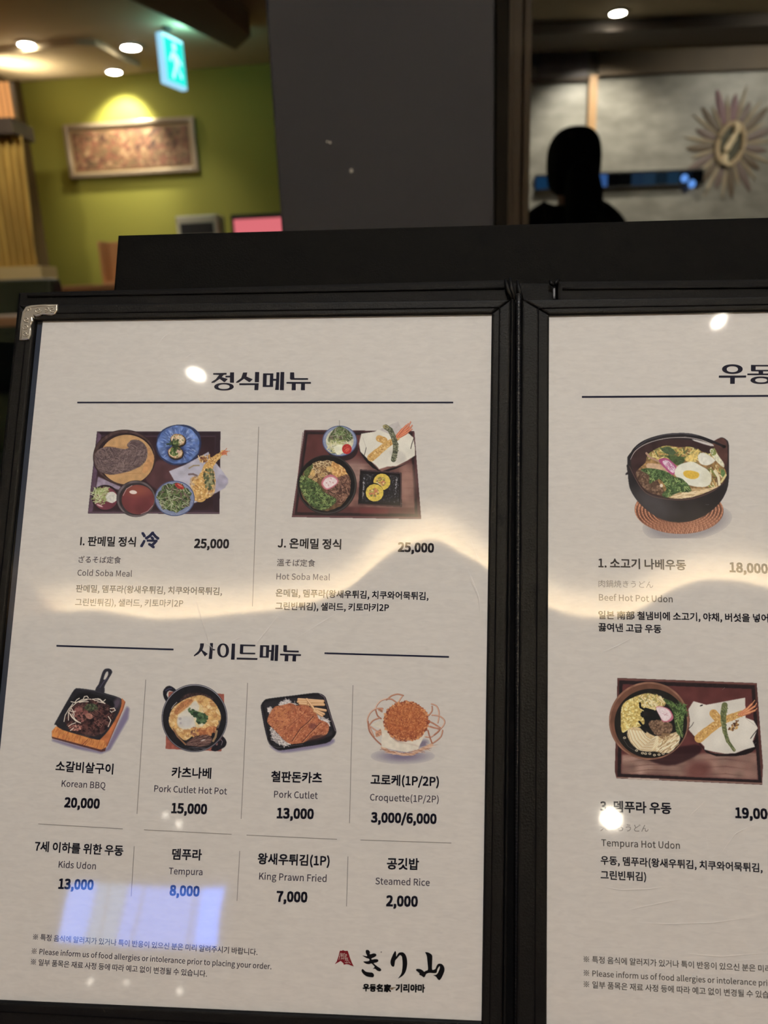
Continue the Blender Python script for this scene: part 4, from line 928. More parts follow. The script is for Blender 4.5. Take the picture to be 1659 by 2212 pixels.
seal = [[(190, 128), (206, 132), (228, 123), (250, 132), (282, 130), (296, 168), (312, 220), (334, 276), (356, 318), (320, 306), (294, 294), (268, 290), (236, 298), (230, 278), (212, 264), (200, 252), (168, 270), (128, 292), (152, 256), (172, 200), (182, 156)]]
sl_ = glyphs(seal, 700, 2030, zL, ink((122, 26, 36)), 'logo_seal', pageL); sl_['label'] = 'dark red mountain-shaped seal'
V_ = []
def strokes(segs, r, ox, oy, z, m, name, page, w):
    out = []
    for a, b in segs:
        a = np.array(a, float); b = np.array(b, float); d_ = b - a; n_ = np.array([-d_[1], d_[0]]) / (np.linalg.norm(d_) + 1e-9) * r
        out.append([tuple(a + n_), tuple(b + n_ * .7), tuple(b - n_ * .7), tuple(a - n_)])
    return glyphs(out, ox, oy, z, m, name, page, w)
strokes([((206, 156), (186, 176)), ((200, 176), (180, 204)), ((192, 196), (176, 240)), ((214, 160), (208, 200)), ((206, 172), (232, 168)), ((204, 190), (230, 188)), ((216, 176), (212, 228)), ((198, 230), (232, 222)), ((236, 166), (234, 236)), ((236, 166), (250, 160)),
         ((252, 176), (270, 172)), ((270, 172), (268, 194)), ((252, 196), (270, 194)), ((254, 178), (250, 214)), ((244, 222), (288, 216)), ((264, 206), (258, 246)), ((278, 220), (276, 250)), ((248, 240), (296, 244)), ((250, 262), (254, 274)), ((254, 274), (292, 272)), ((272, 254), (274, 272)), ((292, 258), (316, 284))], 2.6, 700, 2030, zL, ink((214, 200, 188)), 'seal_characters', pageL, WT * 1.5)
glyphs([smooth([(794, 574), (830, 566), (866, 574), (830, 580), (824, 594), (796, 594), (790, 584)], 3)], 700, 2030, zL, ink((128, 110, 88)), 'stain', pageL, WT * 1.3)
glyphs([[(674, 142), (692, 142), (684, 156)]], 700, 2030, zL, ink((40, 36, 34)), 'ink_speck', pageL, WT * 1.3)
# ================================================================ printed photographs of the dishes (flat colour on the page)
PAPER = np.array([193, 185, 174]) / 255.0
PAPER_ALB = 0.66
def lin1(c): return np.where(c <= 0.04045, c / 12.92, ((c + 0.055) / 1.055) ** 2.4)
class Print:
    def __init__(s, crop, box, seed, k=1.3):
        s.z = 1659.0 / crop[2]; s.ox, s.oy = crop[0], crop[1]; s.k = k; s.box = box
        x0, y0, x1, y1 = box; s.nx = int((x1 - x0) / s.z * k); s.ny = int((y1 - y0) / s.z * k)
        s.x = np.linspace(x0, x1, s.nx); s.y = np.linspace(y0, y1, s.ny); s.X, s.Y = np.meshgrid(s.x, s.y)
        s.px = (x1 - x0) / s.nx; s.C = np.ones((s.ny, s.nx, 3)) * PAPER; s.A = np.zeros((s.ny, s.nx)); s.r = np.random.RandomState(seed)
    def noise(s, sc, sy=None):
        sy = sy or sc; gx = int((s.box[2] - s.box[0]) / sc) + 3; gy = int((s.box[3] - s.box[1]) / sy) + 3; g = s.r.rand(gy, gx)
        fx = (s.X - s.box[0]) / sc; fy = (s.Y - s.box[1]) / sy; ix = fx.astype(int); iy = fy.astype(int); tx = fx - ix; ty = fy - iy; tx = tx * tx * (3 - 2 * tx); ty = ty * ty * (3 - 2 * ty)
        return (g[iy, ix] * (1 - tx) + g[iy, ix + 1] * tx) * (1 - ty) + (g[iy + 1, ix] * (1 - tx) + g[iy + 1, ix + 1] * tx) * ty
    def put(s, m, col, var=0.0, sc=20, col2=None, f=None):
        col = np.array(col, float) / 255
        if col2 is not None:
            t = (s.noise(sc) if f is None else f)[..., None]; col = col * (1 - t) + np.array(col2, float) / 255 * t
        if var: col = col * (1 + var * (s.noise(sc) - .5) * 2)[..., None]
        s.C = s.C * (1 - m[..., None]) + np.clip(col, 0, 1) * m[..., None]; s.A = np.maximum(s.A, m); return m
    def ell(s, cx, cy, rx, ry, a=0.0, soft=None, wob=0.0, n=7):
        dx, dy = s.X - cx, s.Y - cy; c, q = math.cos(a), math.sin(a); u = (dx * c + dy * q) / rx; v = (-dx * q + dy * c) / ry; r = np.sqrt(u * u + v * v)
        if wob: th = np.arctan2(v, u); r = r * (1 + wob * np.sin(n * th + 1) + wob * .6 * np.sin((n * 2 + 1) * th + 2))
        return np.clip((1 - r) * min(rx, ry) / (soft or s.px) + .5, 0, 1)
    def poly(s, pts, sm=0, blur=1):
        if sm: pts = smooth(pts, sm)
        m = np.zeros_like(s.X, bool); n = len(pts)
        for i in range(n):
            (xa, ya), (xb, yb) = pts[i], pts[(i + 1) % n]
            if ya == yb: continue
            c = ((s.Y > min(ya, yb)) & (s.Y <= max(ya, yb))); m ^= c & (s.X < xa + (s.Y - ya) * (xb - xa) / (yb - ya))
        m = m.astype(float)
        for _ in range(blur): m = s.blur(m)
        return m
    def blur(s, m, n=1):
        for _ in range(n):
            p = np.pad(m, 1, 'edge'); m = (p[:-2, 1:-1] + p[2:, 1:-1] + 2 * p[1:-1, 1:-1]) / 4; p = np.pad(m, 1, 'edge'); m = (p[1:-1, :-2] + p[1:-1, 2:] + 2 * p[1:-1, 1:-1]) / 4
        return m
    def line(s, pts, w, col, mask=None, al=1.0, w1=None):
        col = np.array(col, float) / 255; n = len(pts) - 1
        for i in range(n):
            (xa, ya), (xb, yb) = pts[i], pts[i + 1]; ww = w if w1 is None else w + (w1 - w) * i / max(1, n - 1)
            R = ww / 2 + s.px * 1.5; i0 = max(0, int((min(xa, xb) - R - s.box[0]) / s.px)); i1 = min(s.nx, int((max(xa, xb) + R - s.box[0]) / s.px) + 2)
            j0 = max(0, int((min(ya, yb) - R - s.box[1]) / s.px)); j1 = min(s.ny, int((max(ya, yb) + R - s.box[1]) / s.px) + 2)
            if i0 >= i1 or j0 >= j1: continue
            X = s.X[j0:j1, i0:i1]; Y = s.Y[j0:j1, i0:i1]; dx, dy = xb - xa, yb - ya; l2 = dx * dx + dy * dy + 1e-9
            t = np.clip(((X - xa) * dx + (Y - ya) * dy) / l2, 0, 1); d_ = np.hypot(X - xa - t * dx, Y - ya - t * dy)
            m = np.clip((ww / 2 - d_) / s.px + .5, 0, 1) * al * min(1.0, ww / s.px + .15)
            if mask is not None: m = m * mask[j0:j1, i0:i1]
            s.C[j0:j1, i0:i1] = s.C[j0:j1, i0:i1] * (1 - m[..., None]) + col * m[..., None]
            if mask is None: s.A[j0:j1, i0:i1] = np.maximum(s.A[j0:j1, i0:i1], m)
    def pick(s, mask, n):
        j, i = np.nonzero(mask > .5)
        if len(j) == 0: return []
        k = s.r.randint(0, len(j), n); return [(s.x[i[q]], s.y[j[q]]) for q in k]
    def strands(s, mask, n, ln, w, ang, spread, cols, curve=.6, clip=True, al=.9):
        for (x, y) in s.pick(mask, n):
            a = (ang(x, y) if callable(ang) else ang) + s.r.uniform(-spread, spread); c = s.r.uniform(-curve, curve); l = ln * s.r.uniform(.6, 1.3); pts = []; x -= math.cos(a) * l / 2; y -= math.sin(a) * l / 2
            for i in range(5): pts.append((x, y)); a += c / 4; x += math.cos(a) * l / 4; y += math.sin(a) * l / 4
            s.line(pts, w * s.r.uniform(.7, 1.2), cols[s.r.randint(len(cols))], mask if clip else None, al)
    def blobs(s, mask, n, r0, r1, cols, clip=True, al=.9):
        for (x, y) in s.pick(mask, n):
            r = s.r.uniform(r0, r1); a = s.r.uniform(0, PI); s.line([(x, y), (x + r * .6 * math.cos(a), y + r * .6 * math.sin(a))], r, cols[s.r.randint(len(cols))], mask if clip else None, al)
    def leaves(s, mask, n, ln, cols, dark, clip=True):
        for (x, y) in s.pick(mask, n):
            a = s.r.uniform(0, 2 * PI); l = ln * s.r.uniform(.6, 1.2); c = cols[s.r.randint(len(cols))]; m = mask if clip else None
            s.line([(x + 2, y + 3), (x + l * .9 * math.cos(a), y + 3 + l * .9 * math.sin(a))], l * .34, dark, m, .7)
            for da in (0, .7, -.7): s.line([(x, y), (x + l * .5 * math.cos(a + da), y + l * .5 * math.sin(a + da)), (x + l * (1 if da == 0 else .7) * math.cos(a + da * 1.2), y + l * (1 if da == 0 else .7) * math.sin(a + da * 1.2))], l * .16, c, m, .95, l * .07)
    def build(s, label, page, w=.00003):
        g_ = s.C.mean(-1, keepdims=True); s.C = (g_ + (s.C - g_) * .86) * .985 + .012
        C = s.C * (1 + .05 * (s.r.rand(s.ny, s.nx, 1) - .5)); A = s.A
        k = lin1(np.array([214, 208, 199]) / 255.0) / lin1(PAPER); alb = np.clip(lin1(np.clip(C, 0, 1)) * k, 0, 1)
        ii, jj = np.meshgrid(np.arange(s.nx), np.arange(s.ny))
        d = np.stack([(s.ox + s.X / s.z - CX) / FPX, (s.oy + s.Y / s.z - CY) / FPX, np.ones_like(s.X)], -1); q = d * (DIST / (d @ EN))[..., None]
        co = np.stack([q @ EU - U0, V0 - q @ EV, np.full_like(s.X, w)], -1).reshape(-1, 3)
        idx = np.arange(s.nx * s.ny).reshape(s.ny, s.nx); keep = (A[:-1, :-1] + A[1:, :-1] + A[1:, 1:] + A[:-1, 1:]) > .5
        f = np.stack([idx[:-1, :-1], idx[1:, :-1], idx[1:, 1:], idx[:-1, 1:]], -1)[keep]
        used = np.unique(f); remap = np.full(s.nx * s.ny, -1); remap[used] = np.arange(len(used)); f = remap[f]; co = co[used]; col = np.concatenate([alb.reshape(-1, 3)[used], np.ones((len(used), 1))], 1)
        o = mk('dish_photo', [], [], Mphoto, page); me = o.data
        me.vertices.add(len(co)); me.vertices.foreach_set('co', co.ravel().astype(np.float32)); me.loops.add(len(f) * 4); me.loops.foreach_set('vertex_index', f.ravel().astype(np.int32))
        me.polygons.add(len(f)); me.polygons.foreach_set('loop_start', np.arange(0, len(f) * 4, 4, dtype=np.int32)); me.update(calc_edges=True)
        at = me.color_attributes.new('print', 'FLOAT_COLOR', 'POINT'); at.data.foreach_set('color', col.ravel().astype(np.float32)); o['label'] = label; return o
Mphoto = mat('photo_print', (128, 128, 128), 0.75, 0.2)
_n = Mphoto.node_tree; _a = _n.nodes.new('ShaderNodeVertexColor'); _a.layer_name = 'print'; _n.links.new(_a.outputs[0], _n.nodes['Principled BSDF'].inputs['Base Color'])
GRN = [(74, 96, 48), (96, 120, 60), (58, 80, 44), (120, 140, 76), (44, 60, 38)]; TEMP = [(206, 158, 84), (224, 182, 108), (186, 132, 66), (232, 200, 136), (166, 112, 58)]
def sal(p, m, n=120, dk=(34, 40, 28)):
    p.put(m, (66, 76, 44), .35, 12); p.leaves(m, n // 2, 42, GRN, dk); p.strands(m, n, 60, 5, 0, PI, [(150, 160, 110), (190, 186, 150), (120, 84, 84), (60, 80, 44), (96, 118, 60)], 1.2)
def plate_stripes(p, cx, cy, rx, ry, n, inner=.78, a=0):
    o = p.ell(cx, cy, rx, ry); p.put(o, (176, 180, 192), .06, 20)
    for i in range(n):
        t = 2 * PI * i / n; p.line([(cx + rx * inner * math.cos(t), cy + ry * inner * math.sin(t)), (cx + rx * .97 * math.cos(t), cy + ry * .97 * math.sin(t))], 5.5, (66, 84, 132))
    r = p.ell(cx, cy, rx, ry) - p.ell(cx, cy, rx - 7, ry - 7); p.put(np.clip(r, 0, 1), (56, 72, 116)); return p.ell(cx, cy, rx * inner, ry * inner)
def prawn(p, pts, w0, w1, tail, m=None, cols=TEMP):
    N = len(pts) - 1
    for i in range(N): p.line([pts[i], pts[i + 1]], w0 + (w1 - w0) * i / max(1, N - 1), cols[0])
    for k in range(N * 34):
        i = p.r.randint(N); t = p.r.rand(); w = (w0 + (w1 - w0) * i / max(1, N - 1)) / 2; a = p.r.uniform(0, 2 * PI); x = pts[i][0] * (1 - t) + pts[i + 1][0] * t + math.cos(a) * w * p.r.rand() * 1.08; y = pts[i][1] * (1 - t) + pts[i + 1][1] * t + math.sin(a) * w * p.r.rand() * 1.08
        b = p.r.uniform(0, PI); p.line([(x, y), (x + 10 * math.cos(b), y + 10 * math.sin(b))], p.r.uniform(5, 10), cols[p.r.randint(len(cols))], None, .85)
    for q in tail: p.line(q, 16, (190, 98, 62), None, 1, 5); p.line([(x + 3, y + 2) for x, y in q], 5, (226, 150, 104), None, .8, 2)

# --- 1: cold soba set on a dark tray
p = Print((160, 880, 400), (110, 140, 1420, 995), 11)
p.put(p.poly([(206, 214), (1312, 214), (1303, 956), (124, 950)]), (58, 40, 50), .12, 40)
p.put(p.poly([(212, 222), (244, 240), (166, 930), (128, 944)]), (92, 66, 84), .15, 30); p.put(p.poly([(1270, 240), (1308, 218), (1300, 950), (1252, 925)]), (48, 32, 38), .1)
p.put(p.poly([(216, 222), (1300, 222), (1268, 250), (240, 244)]), (44, 30, 36), .2); p.put(p.poly([(246, 262), (1262, 262), (1248, 918), (176, 918)]), (50, 30, 35), .15, 60)
p.put(p.poly([(640, 640), (760, 470), (1000, 560), (900, 680), (800, 760)], 3, 6), (82, 50, 52), .1, 40); p.put(p.poly([(196, 720), (215, 620), (420, 712), (400, 740), (280, 700)], 0, 3), (150, 132, 148), .1)
p.line([(130, 940), (1300, 945)], 8, (104, 78, 88)); p.line([(246, 262), (1262, 262)], 4, (86, 60, 66))
p.put(p.poly([(1100, 600), (1252, 830), (1180, 918), (900, 918)], 0, 2) * .6, (40, 24, 28))
p.put(p.ell(452, 448, 282, 248), (46, 32, 34), .15, 30); p.put(np.clip(p.ell(452, 448, 276, 242) - p.ell(460, 455, 262, 226), 0, 1), (78, 56, 52), .2)
bm_ = p.ell(472, 468, 243, 222); p.put(bm_, (206, 158, 100), .08, 30)
for i in range(-26, 60): x = 240 + i * 11.5; p.line([(x + 20, 240), (x - 60, 700)], 3.4, (140, 92, 52), bm_, .8); p.line([(x + 25, 240), (x - 55, 700)], 2, (232, 196, 140), bm_, .6)
p.line([(250, 350), (700, 368)], 4, (170, 116, 66), bm_); p.line([(230, 600), (600, 590)], 3, (170, 116, 66), bm_)
p.put(p.poly([(640, 350), (716, 430), (700, 520), (640, 590), (610, 560), (668, 440)], 3, 2), (196, 140, 86), .1)
so = p.poly([(186, 430), (220, 380), (290, 355), (380, 362), (450, 374), (492, 362), (474, 340), (510, 298), (560, 290), (612, 312), (648, 360), (658, 420), (640, 480), (590, 530), (500, 570), (440, 586), (340, 602), (250, 584), (206, 540), (186, 490)], 3)
p.put(so, (104, 84, 82), .2, 24)
def sw(x, y): return (-.5 if x > 420 else (.9 if x < 330 and y < 470 else .25)) + .4 * math.sin(x / 60 + y / 50)
p.strands(so, 420, 90, 5, sw, .4, [(120, 98, 92), (86, 66, 66), (142, 120, 112), (96, 76, 76), (70, 54, 56), (130, 108, 100)], 1.3)
# blue plate with rolls
p.put(p.poly([(742, 290), (760, 235), (820, 185), (900, 158), (990, 156), (1060, 178), (1115, 225), (1137, 290), (1135, 360), (1110, 430), (1060, 480), (990, 508), (900, 518), (830, 495), (765, 440), (735, 370)], 3), (40, 52, 88), .1)
bp = p.ell(934, 334, 190, 170, 0, None, .01, 9); p.put(bp, (66, 92, 150), .2, 26, (110, 134, 186))
for i in range(170):
    a = p.r.uniform(0, 2 * PI); r0 = p.r.uniform(.35, .8); r1 = r0 + p.r.uniform(.08, .2); p.line([(934 + 188 * r0 * math.cos(a), 334 + 168 * r0 * math.sin(a)), (934 + 188 * r1 * math.cos(a), 334 + 168 * r1 * math.sin(a))], p.r.uniform(3, 8), [(150, 168, 210), (44, 62, 120), (178, 190, 220), (56, 80, 140)][p.r.randint(4)], bp, .6)
p.put(p.ell(910, 400, 90, 76, 0, 30) * bp * .7, (28, 40, 88))
for (x, y) in ((930, 290), (908, 404)):
    p.put(p.ell(x + 4, y + 8, 72, 60, .2), (38, 32, 32)); m = p.ell(x, y, 66, 52, .2, None, .03); p.put(m, (206, 178, 136), .15, 14); p.blobs(m, 34, 6, 12, [(222, 206, 176), (190, 120, 84), (236, 220, 196), (120, 130, 70)]); p.put(np.clip(m - p.ell(x, y, 60, 46, .2), 0, 1), (150, 104, 62))
p.blobs(p.ell(896, 398, 40, 40), 40, 8, 20, [(70, 96, 44), (100, 124, 60), (52, 74, 36)]); p.blobs(p.ell(938, 392, 24, 20), 14, 8, 14, [(224, 190, 166), (206, 160, 140)]); p.leaves(p.ell(912, 332, 46, 34), 14, 40, GRN, (30, 40, 24), False)
# paper and tempura
p.put(p.poly([(850, 572), (1000, 512), (1205, 398), (1222, 450), (1290, 520), (1380, 640), (1350, 720), (1200, 800), (1076, 858), (1000, 780), (900, 660)]), (176, 170, 180), .08, 50)
p.put(p.poly([(1076, 858), (1200, 800), (1350, 720), (1380, 640), (1300, 600), (1250, 720)], 2, 3), (160, 152, 166), .1, 40)
prawn(p, [(1130, 790), (1140, 700), (1170, 620), (1200, 540), (1240, 480), (1290, 440), (1335, 400)], 120, 34, [[(1325, 412), (1350, 390), (1368, 366)], [(1335, 412), (1370, 396), (1394, 392)], [(1330, 420), (1362, 416), (1370, 432)]])
vm = p.poly([(1040, 640), (1120, 610), (1180, 560), (1250, 560), (1268, 680), (1250, 780), (1180, 820), (1100, 840), (1060, 800)], 3, 1)
p.put(vm * .6, (200, 152, 82), .2, 20); p.blobs(vm, 190, 8, 18, TEMP); gm = p.poly([(1160, 560), (1240, 550), (1262, 660), (1240, 740), (1180, 740), (1160, 640)], 3, 2); p.blobs(gm, 60, 10, 22, [(84, 92, 60), (120, 122, 78), (60, 66, 46), (150, 146, 100)])
p.put(p.ell(1160, 464, 36, 28, .3), (110, 62, 44), .3, 10); p.strands(p.ell(1172, 458, 56, 34), 26, 30, 8, 0, PI, TEMP + [(120, 66, 44)], .8, False)
p.line([(1030, 545), (1070, 522), (1120, 520)], 12, (150, 126, 84), None, .8); p.line([(1030, 600), (1066, 598), (1100, 612)], 18, (112, 92, 92), None, .9)
# small bowls
p.put(p.ell(280, 812, 122, 118), (44, 30, 34), .1); p.put(p.ell(282, 815, 108, 102), (110, 48, 60), .2, 50); p.put(p.ell(230, 880, 30, 8, .4), (206, 160, 160))
m = p.ell(244, 790, 74, 66, 0, None, .05); p.strands(m, 110, 60, 6, -.6, 1.1, [(182, 192, 130), (150, 166, 90), (204, 208, 160), (116, 130, 66), (170, 160, 120)], .8, False); p.put(p.ell(336, 806, 50, 50, 0, None, .02), (206, 200, 184), .08, 10)
p.put(p.ell(556, 818, 176, 164), (50, 44, 46), .2, 40); p.put(np.clip(p.ell(556, 818, 172, 160) - p.ell(560, 822, 158, 146), 0, 1), (96, 84, 84), .3, 40); m = p.ell(572, 826, 146, 132); p.put(m, (116, 52, 52), .1, 60); p.put(p.ell(570, 740, 110, 50, 0, 60) * m * .6, (160, 84, 60)); p.put(p.ell(620, 900, 80, 60, 0, 60) * m * .5, (88, 36, 42))
p.put(p.ell(530, 760, 34, 17, .1), (224, 206, 190)); p.line([(440, 790), (470, 730), (520, 700)], 4, (206, 170, 160)); p.line([(600, 955), (660, 930), (705, 880)], 4, (190, 150, 146))
m = plate_stripes(p, 902, 816, 178, 158, 92, .74); p.put(m, (56, 62, 48)); sal(p, p.ell(898, 806, 150, 128, 0, None, .05), 200); p.put(p.ell(944, 706, 44, 22, .5), (164, 44, 40), .2, 10); p.put(p.ell(950, 700, 26, 8, .5), (206, 104, 84))
p.build('printed photo of cold soba, rolls and tempura on a tray', pageL)

# --- 2: hot soba set
p = Print((600, 880, 360), (120, 120, 1450, 1130), 22)
p.put(p.poly([(264, 224), (1360, 236), (1428, 1112), (140, 1092)]), (74, 42, 44), .15, 40)
p.put(p.poly([(280, 240), (1340, 252), (1394, 1088), (168, 1070)]), (40, 28, 30), .1); p.put(p.poly([(300, 268), (1320, 280), (1364, 1060), (192, 1044)]), (88, 46, 44), .12, 60)
gr = p.poly([(700, 560), (1340, 560), (1364, 1000), (700, 990)], 0, 10); p.put(gr * .55, (150, 112, 96), .25, 60); p.put(p.ell(760, 640, 130, 120, 0, 100) * .5, (196, 164, 146)); p.put(p.ell(1290, 760, 80, 170, 0, 70) * .6, (186, 142, 120)); p.put(p.poly([(820, 1000), (1100, 1010), (1100, 1060), (820, 1060)], 0, 8) * .7, (112, 44, 46))
for i in range(60): y = 520 + i * 9; p.line([(690 + 10 * math.sin(i), y), (900, y + 6 * math.sin(i * 1.3)), (1120, y + 4), (1360, y + 8 * math.sin(i * .7))], 2.6, (84, 46, 44), gr, .4)
p.line([(150, 1080), (1420, 1100)], 7, (120, 76, 76)); p.line([(250, 250), (160, 1060)], 5, (116, 70, 70))
p.put(p.ell(640, 400, 160, 130, .2) * .9, (36, 24, 28)); m = plate_stripes(p, 617, 334, 172, 152, 70, .8); p.put(p.ell(617, 334, 138, 124), (196, 190, 160), .1, 20)
sal(p, p.poly([(500, 320), (560, 220), (620, 190), (700, 230), (750, 300), (700, 340), (600, 330), (540, 360)], 3), 110); p.strands(p.ell(600, 390, 120, 80), 70, 60, 7, .4, 1.2, [(206, 196, 140), (176, 176, 110), (140, 150, 80), (80, 92, 56), (222, 214, 170)], .8)
p.put(p.poly([(560, 390), (640, 370), (650, 450), (590, 470)], 2), (226, 222, 190), .05); p.put(p.ell(688, 415, 48, 50), (186, 42, 38), .12, 16); p.strands(p.ell(688, 415, 30, 34), 14, 26, 4, -.9, .5, [(222, 110, 84), (206, 80, 60)], .4); p.line([(613, 130), (616, 220)], 3.5, (80, 74, 64))
# big bowl
p.put(p.ell(490, 770, 296, 296), (24, 22, 22), .2, 40); p.put(np.clip(p.ell(488, 768, 292, 292) - p.ell(484, 764, 284, 284), 0, 1) * .6, (86, 80, 74)); bw = p.ell(474, 778, 252, 250, 0, None, .012, 11); p.put(bw, (104, 74, 48), .2, 20)
m = bw * p.poly([(330, 560), (480, 480), (600, 520), (560, 680), (440, 720), (340, 700)], 3, 2); p.strands(m, 150, 46, 6, 0, PI, [(176, 140, 92), (206, 172, 118), (140, 100, 62), (110, 78, 52)], 2.4)
for i in range(16):
    x, y = p.pick(m, 1)[0]; p.line([(x + 20 * math.cos(t), y + 15 * math.sin(t)) for t in np.linspace(0, 6.3, 12)], 6, (214, 192, 142), bw, .9)
m = bw * p.poly([(550, 530), (640, 540), (730, 680), (720, 720), (600, 700), (530, 640)], 3, 2); p.put(m, (204, 150, 82), .15, 10); p.blobs(m, 240, 7, 15, [(222, 172, 98), (198, 138, 70), (236, 192, 124), (176, 120, 66)])
m = bw * p.poly([(600, 700), (760, 680), (740, 900), (640, 960), (560, 960), (460, 860), (520, 800)], 3, 2); p.put(m, (96, 60, 46), .2, 14); p.strands(m, 190, 90, 7, .6, .9, [(138, 96, 74), (84, 52, 42), (164, 120, 94), (60, 38, 34), (122, 84, 66)], 1.6)
for (x, y) in ((350, 640), (330, 690), (370, 725), (450, 675)): p.put(p.ell(x, y, 24, 20), (196, 160, 100)); p.put(p.ell(x, y, 14, 11), (120, 84, 50)); p.put(p.ell(x, y, 8, 6), (206, 180, 130))
for (x, y, a_) in ((342, 650, 1.2), (520, 615, .4)): p.put(p.ell(x, y, 40, 26, a_), (206, 164, 96), .12, 12)
m = p.poly([(232, 680), (300, 700), (400, 760), (470, 850), (580, 910), (560, 960), (470, 1020), (360, 1000), (270, 900), (220, 780)], 3, 1); p.put(m, (60, 74, 40), .3, 14); p.leaves(m, 150, 58, [(98, 120, 62), (122, 144, 78), (76, 100, 52), (146, 160, 88)], (30, 42, 24)); m2 = bw * p.poly([(260, 640), (330, 560), (350, 590), (290, 700)], 2, 1); p.put(m2, (80, 92, 48), .3, 10)
m = p.poly([(436, 742), (470, 690), (530, 668), (590, 700), (604, 744), (560, 790), (486, 822), (440, 780)], 3); p.put(m, (196, 108, 120)); p.put(p.poly([(452, 748), (482, 706), (532, 692), (578, 712), (592, 744), (552, 780), (492, 808), (456, 776)], 3), (228, 206, 200), .05, 12)
for x, y in ((520, 740), (550, 750), (505, 775), (530, 710), (486, 752)): p.put(p.ell(x, y, 9, 6, .6, 6) * .8, (198, 140, 140))
# white dish with tempura
p.put(p.poly([(806, 400), (840, 480), (900, 560), (1000, 632), (1130, 606), (1300, 550), (1372, 470), (1340, 520), (1180, 610), (1010, 625)], 2, 1), (24, 20, 22))
p.put(p.poly([(832, 262), (970, 240), (1060, 180), (1190, 140), (1235, 230), (1300, 256), (1350, 300), (1366, 400), (1366, 480), (1290, 530), (1180, 585), (1090, 590), (1010, 615), (980, 580), (880, 500), (822, 440), (808, 360)], 0, 1), (216, 208, 188), .04, 80)
p.put(p.poly([(1000, 220), (1196, 138), (1240, 230), (1200, 300)], 0, 2), (186, 176, 168), .05); p.line([(880, 400), (872, 440), (858, 488)], 6, (50, 44, 42)); p.line([(1354, 310), (1336, 360), (1324, 410)], 7, (50, 44, 42)); p.put(p.poly([(1110, 440), (1180, 560), (1280, 520), (1240, 440)], 2, 8) * .3, (170, 160, 152)); p.line([(846, 300), (880, 400)], 3, (170, 162, 150))
prawn(p, [(930, 500), (990, 450), (1050, 400), (1120, 350), (1190, 300), (1240, 260)], 78, 44, []); prawn(p, [(1010, 310), (1060, 330)], 66, 66, [])
for q in ([(1180, 300), (1250, 240), (1300, 190), (1322, 142)], [(1200, 290), (1270, 240), (1320, 200), (1338, 176)], [(1220, 290), (1280, 256), (1310, 232), (1336, 214)], [(1190, 280), (1240, 220), (1280, 180), (1300, 160)]): p.line(q, 26, (206, 104, 70), None, 1, 9); p.line(q, 7, (236, 160, 112), None, .8, 3); p.line([(x + 6, y + 6) for x, y in q], 4, (140, 52, 40), None, .8)
be = [(1075, 195), (1120, 225), (1150, 290), (1172, 370), (1170, 440), (1152, 520)]
for i in range(5): p.line([be[i], be[i + 1]], 50, (84, 88, 66))
p.line([(1062, 190), (1090, 200)], 34, (150, 138, 90)); mb = np.zeros_like(p.A)
for i in range(170):
    k_ = p.r.randint(5); t_ = p.r.rand(); x = be[k_][0] * (1 - t_) + be[k_ + 1][0] * t_ + p.r.uniform(-24, 24); y = be[k_][1] * (1 - t_) + be[k_ + 1][1] * t_ + p.r.uniform(-6, 6); p.line([(x, y), (x + 8, y + 3)], p.r.uniform(4, 9), [(60, 62, 48), (112, 112, 82), (142, 140, 106), (46, 48, 38), (170, 166, 130)][p.r.randint(5)], None, .9)
# black square plate with yellow rolls
p.put(p.poly([(820, 618), (1230, 650), (1234, 992), (800, 968)], 0, 1), (26, 22, 24), .1); sqm = p.poly([(846, 664), (1204, 678), (1206, 952), (838, 934)], 0, 1); p.put(sqm, (34, 32, 34)); p.strands(sqm, 260, 16, 3, 0, PI, [(84, 82, 84), (60, 58, 62), (110, 108, 108)], .6); p.line([(824, 626), (1222, 656), (1226, 984)], 5, (100, 72, 72)); p.line([(806, 962), (1226, 984)], 6, (94, 56, 58))
for a_ in ((1186, 700, 1170, 870), (860, 700, 846, 900)): p.strands(p.poly([(a_[0] - 8, a_[1]), (a_[0] + 8, a_[1]), (a_[2] + 8, a_[3]), (a_[2] - 8, a_[3])]), 26, 14, 4, 1.4, .5, [(196, 190, 186), (130, 126, 124)], .3)
for (x, y, r_) in ((1037, 742, 84), (964, 850, 88)):
    p.put(p.ell(x - 10, y - 4, r_ + 8, r_ + 6), (24, 22, 24)); m = p.ell(x, y, r_, r_ - 2, 0, None, .01, 13); p.put(m, (218, 186, 70), .08, 14); m2 = p.ell(x - 8, y - 2, r_ * .6, r_ * .56); p.blobs(m2, 60, 8, 16, [(226, 206, 150), (206, 170, 90), (150, 120, 60), (200, 110, 80), (120, 130, 60)])
p.build('printed photo of hot soba, salad and prawn tempura on a tray', pageL)

def curve(q, n=8):
    q = [q[0]] + list(q) + [q[-1]]; o_ = []
    for i in range(1, len(q) - 2):
        a, b, c, d_ = [np.array(v_, float) for v_ in q[i - 1:i + 3]]
        for t in np.linspace(0, 1, n, endpoint=False): o_.append(tuple(.5 * ((2 * b) + (c - a) * t + (2 * a - 5 * b + 4 * c - d_) * t * t + (3 * b - a - 3 * c + d_) * t ** 3)))
    return o_ + [q[-1]]
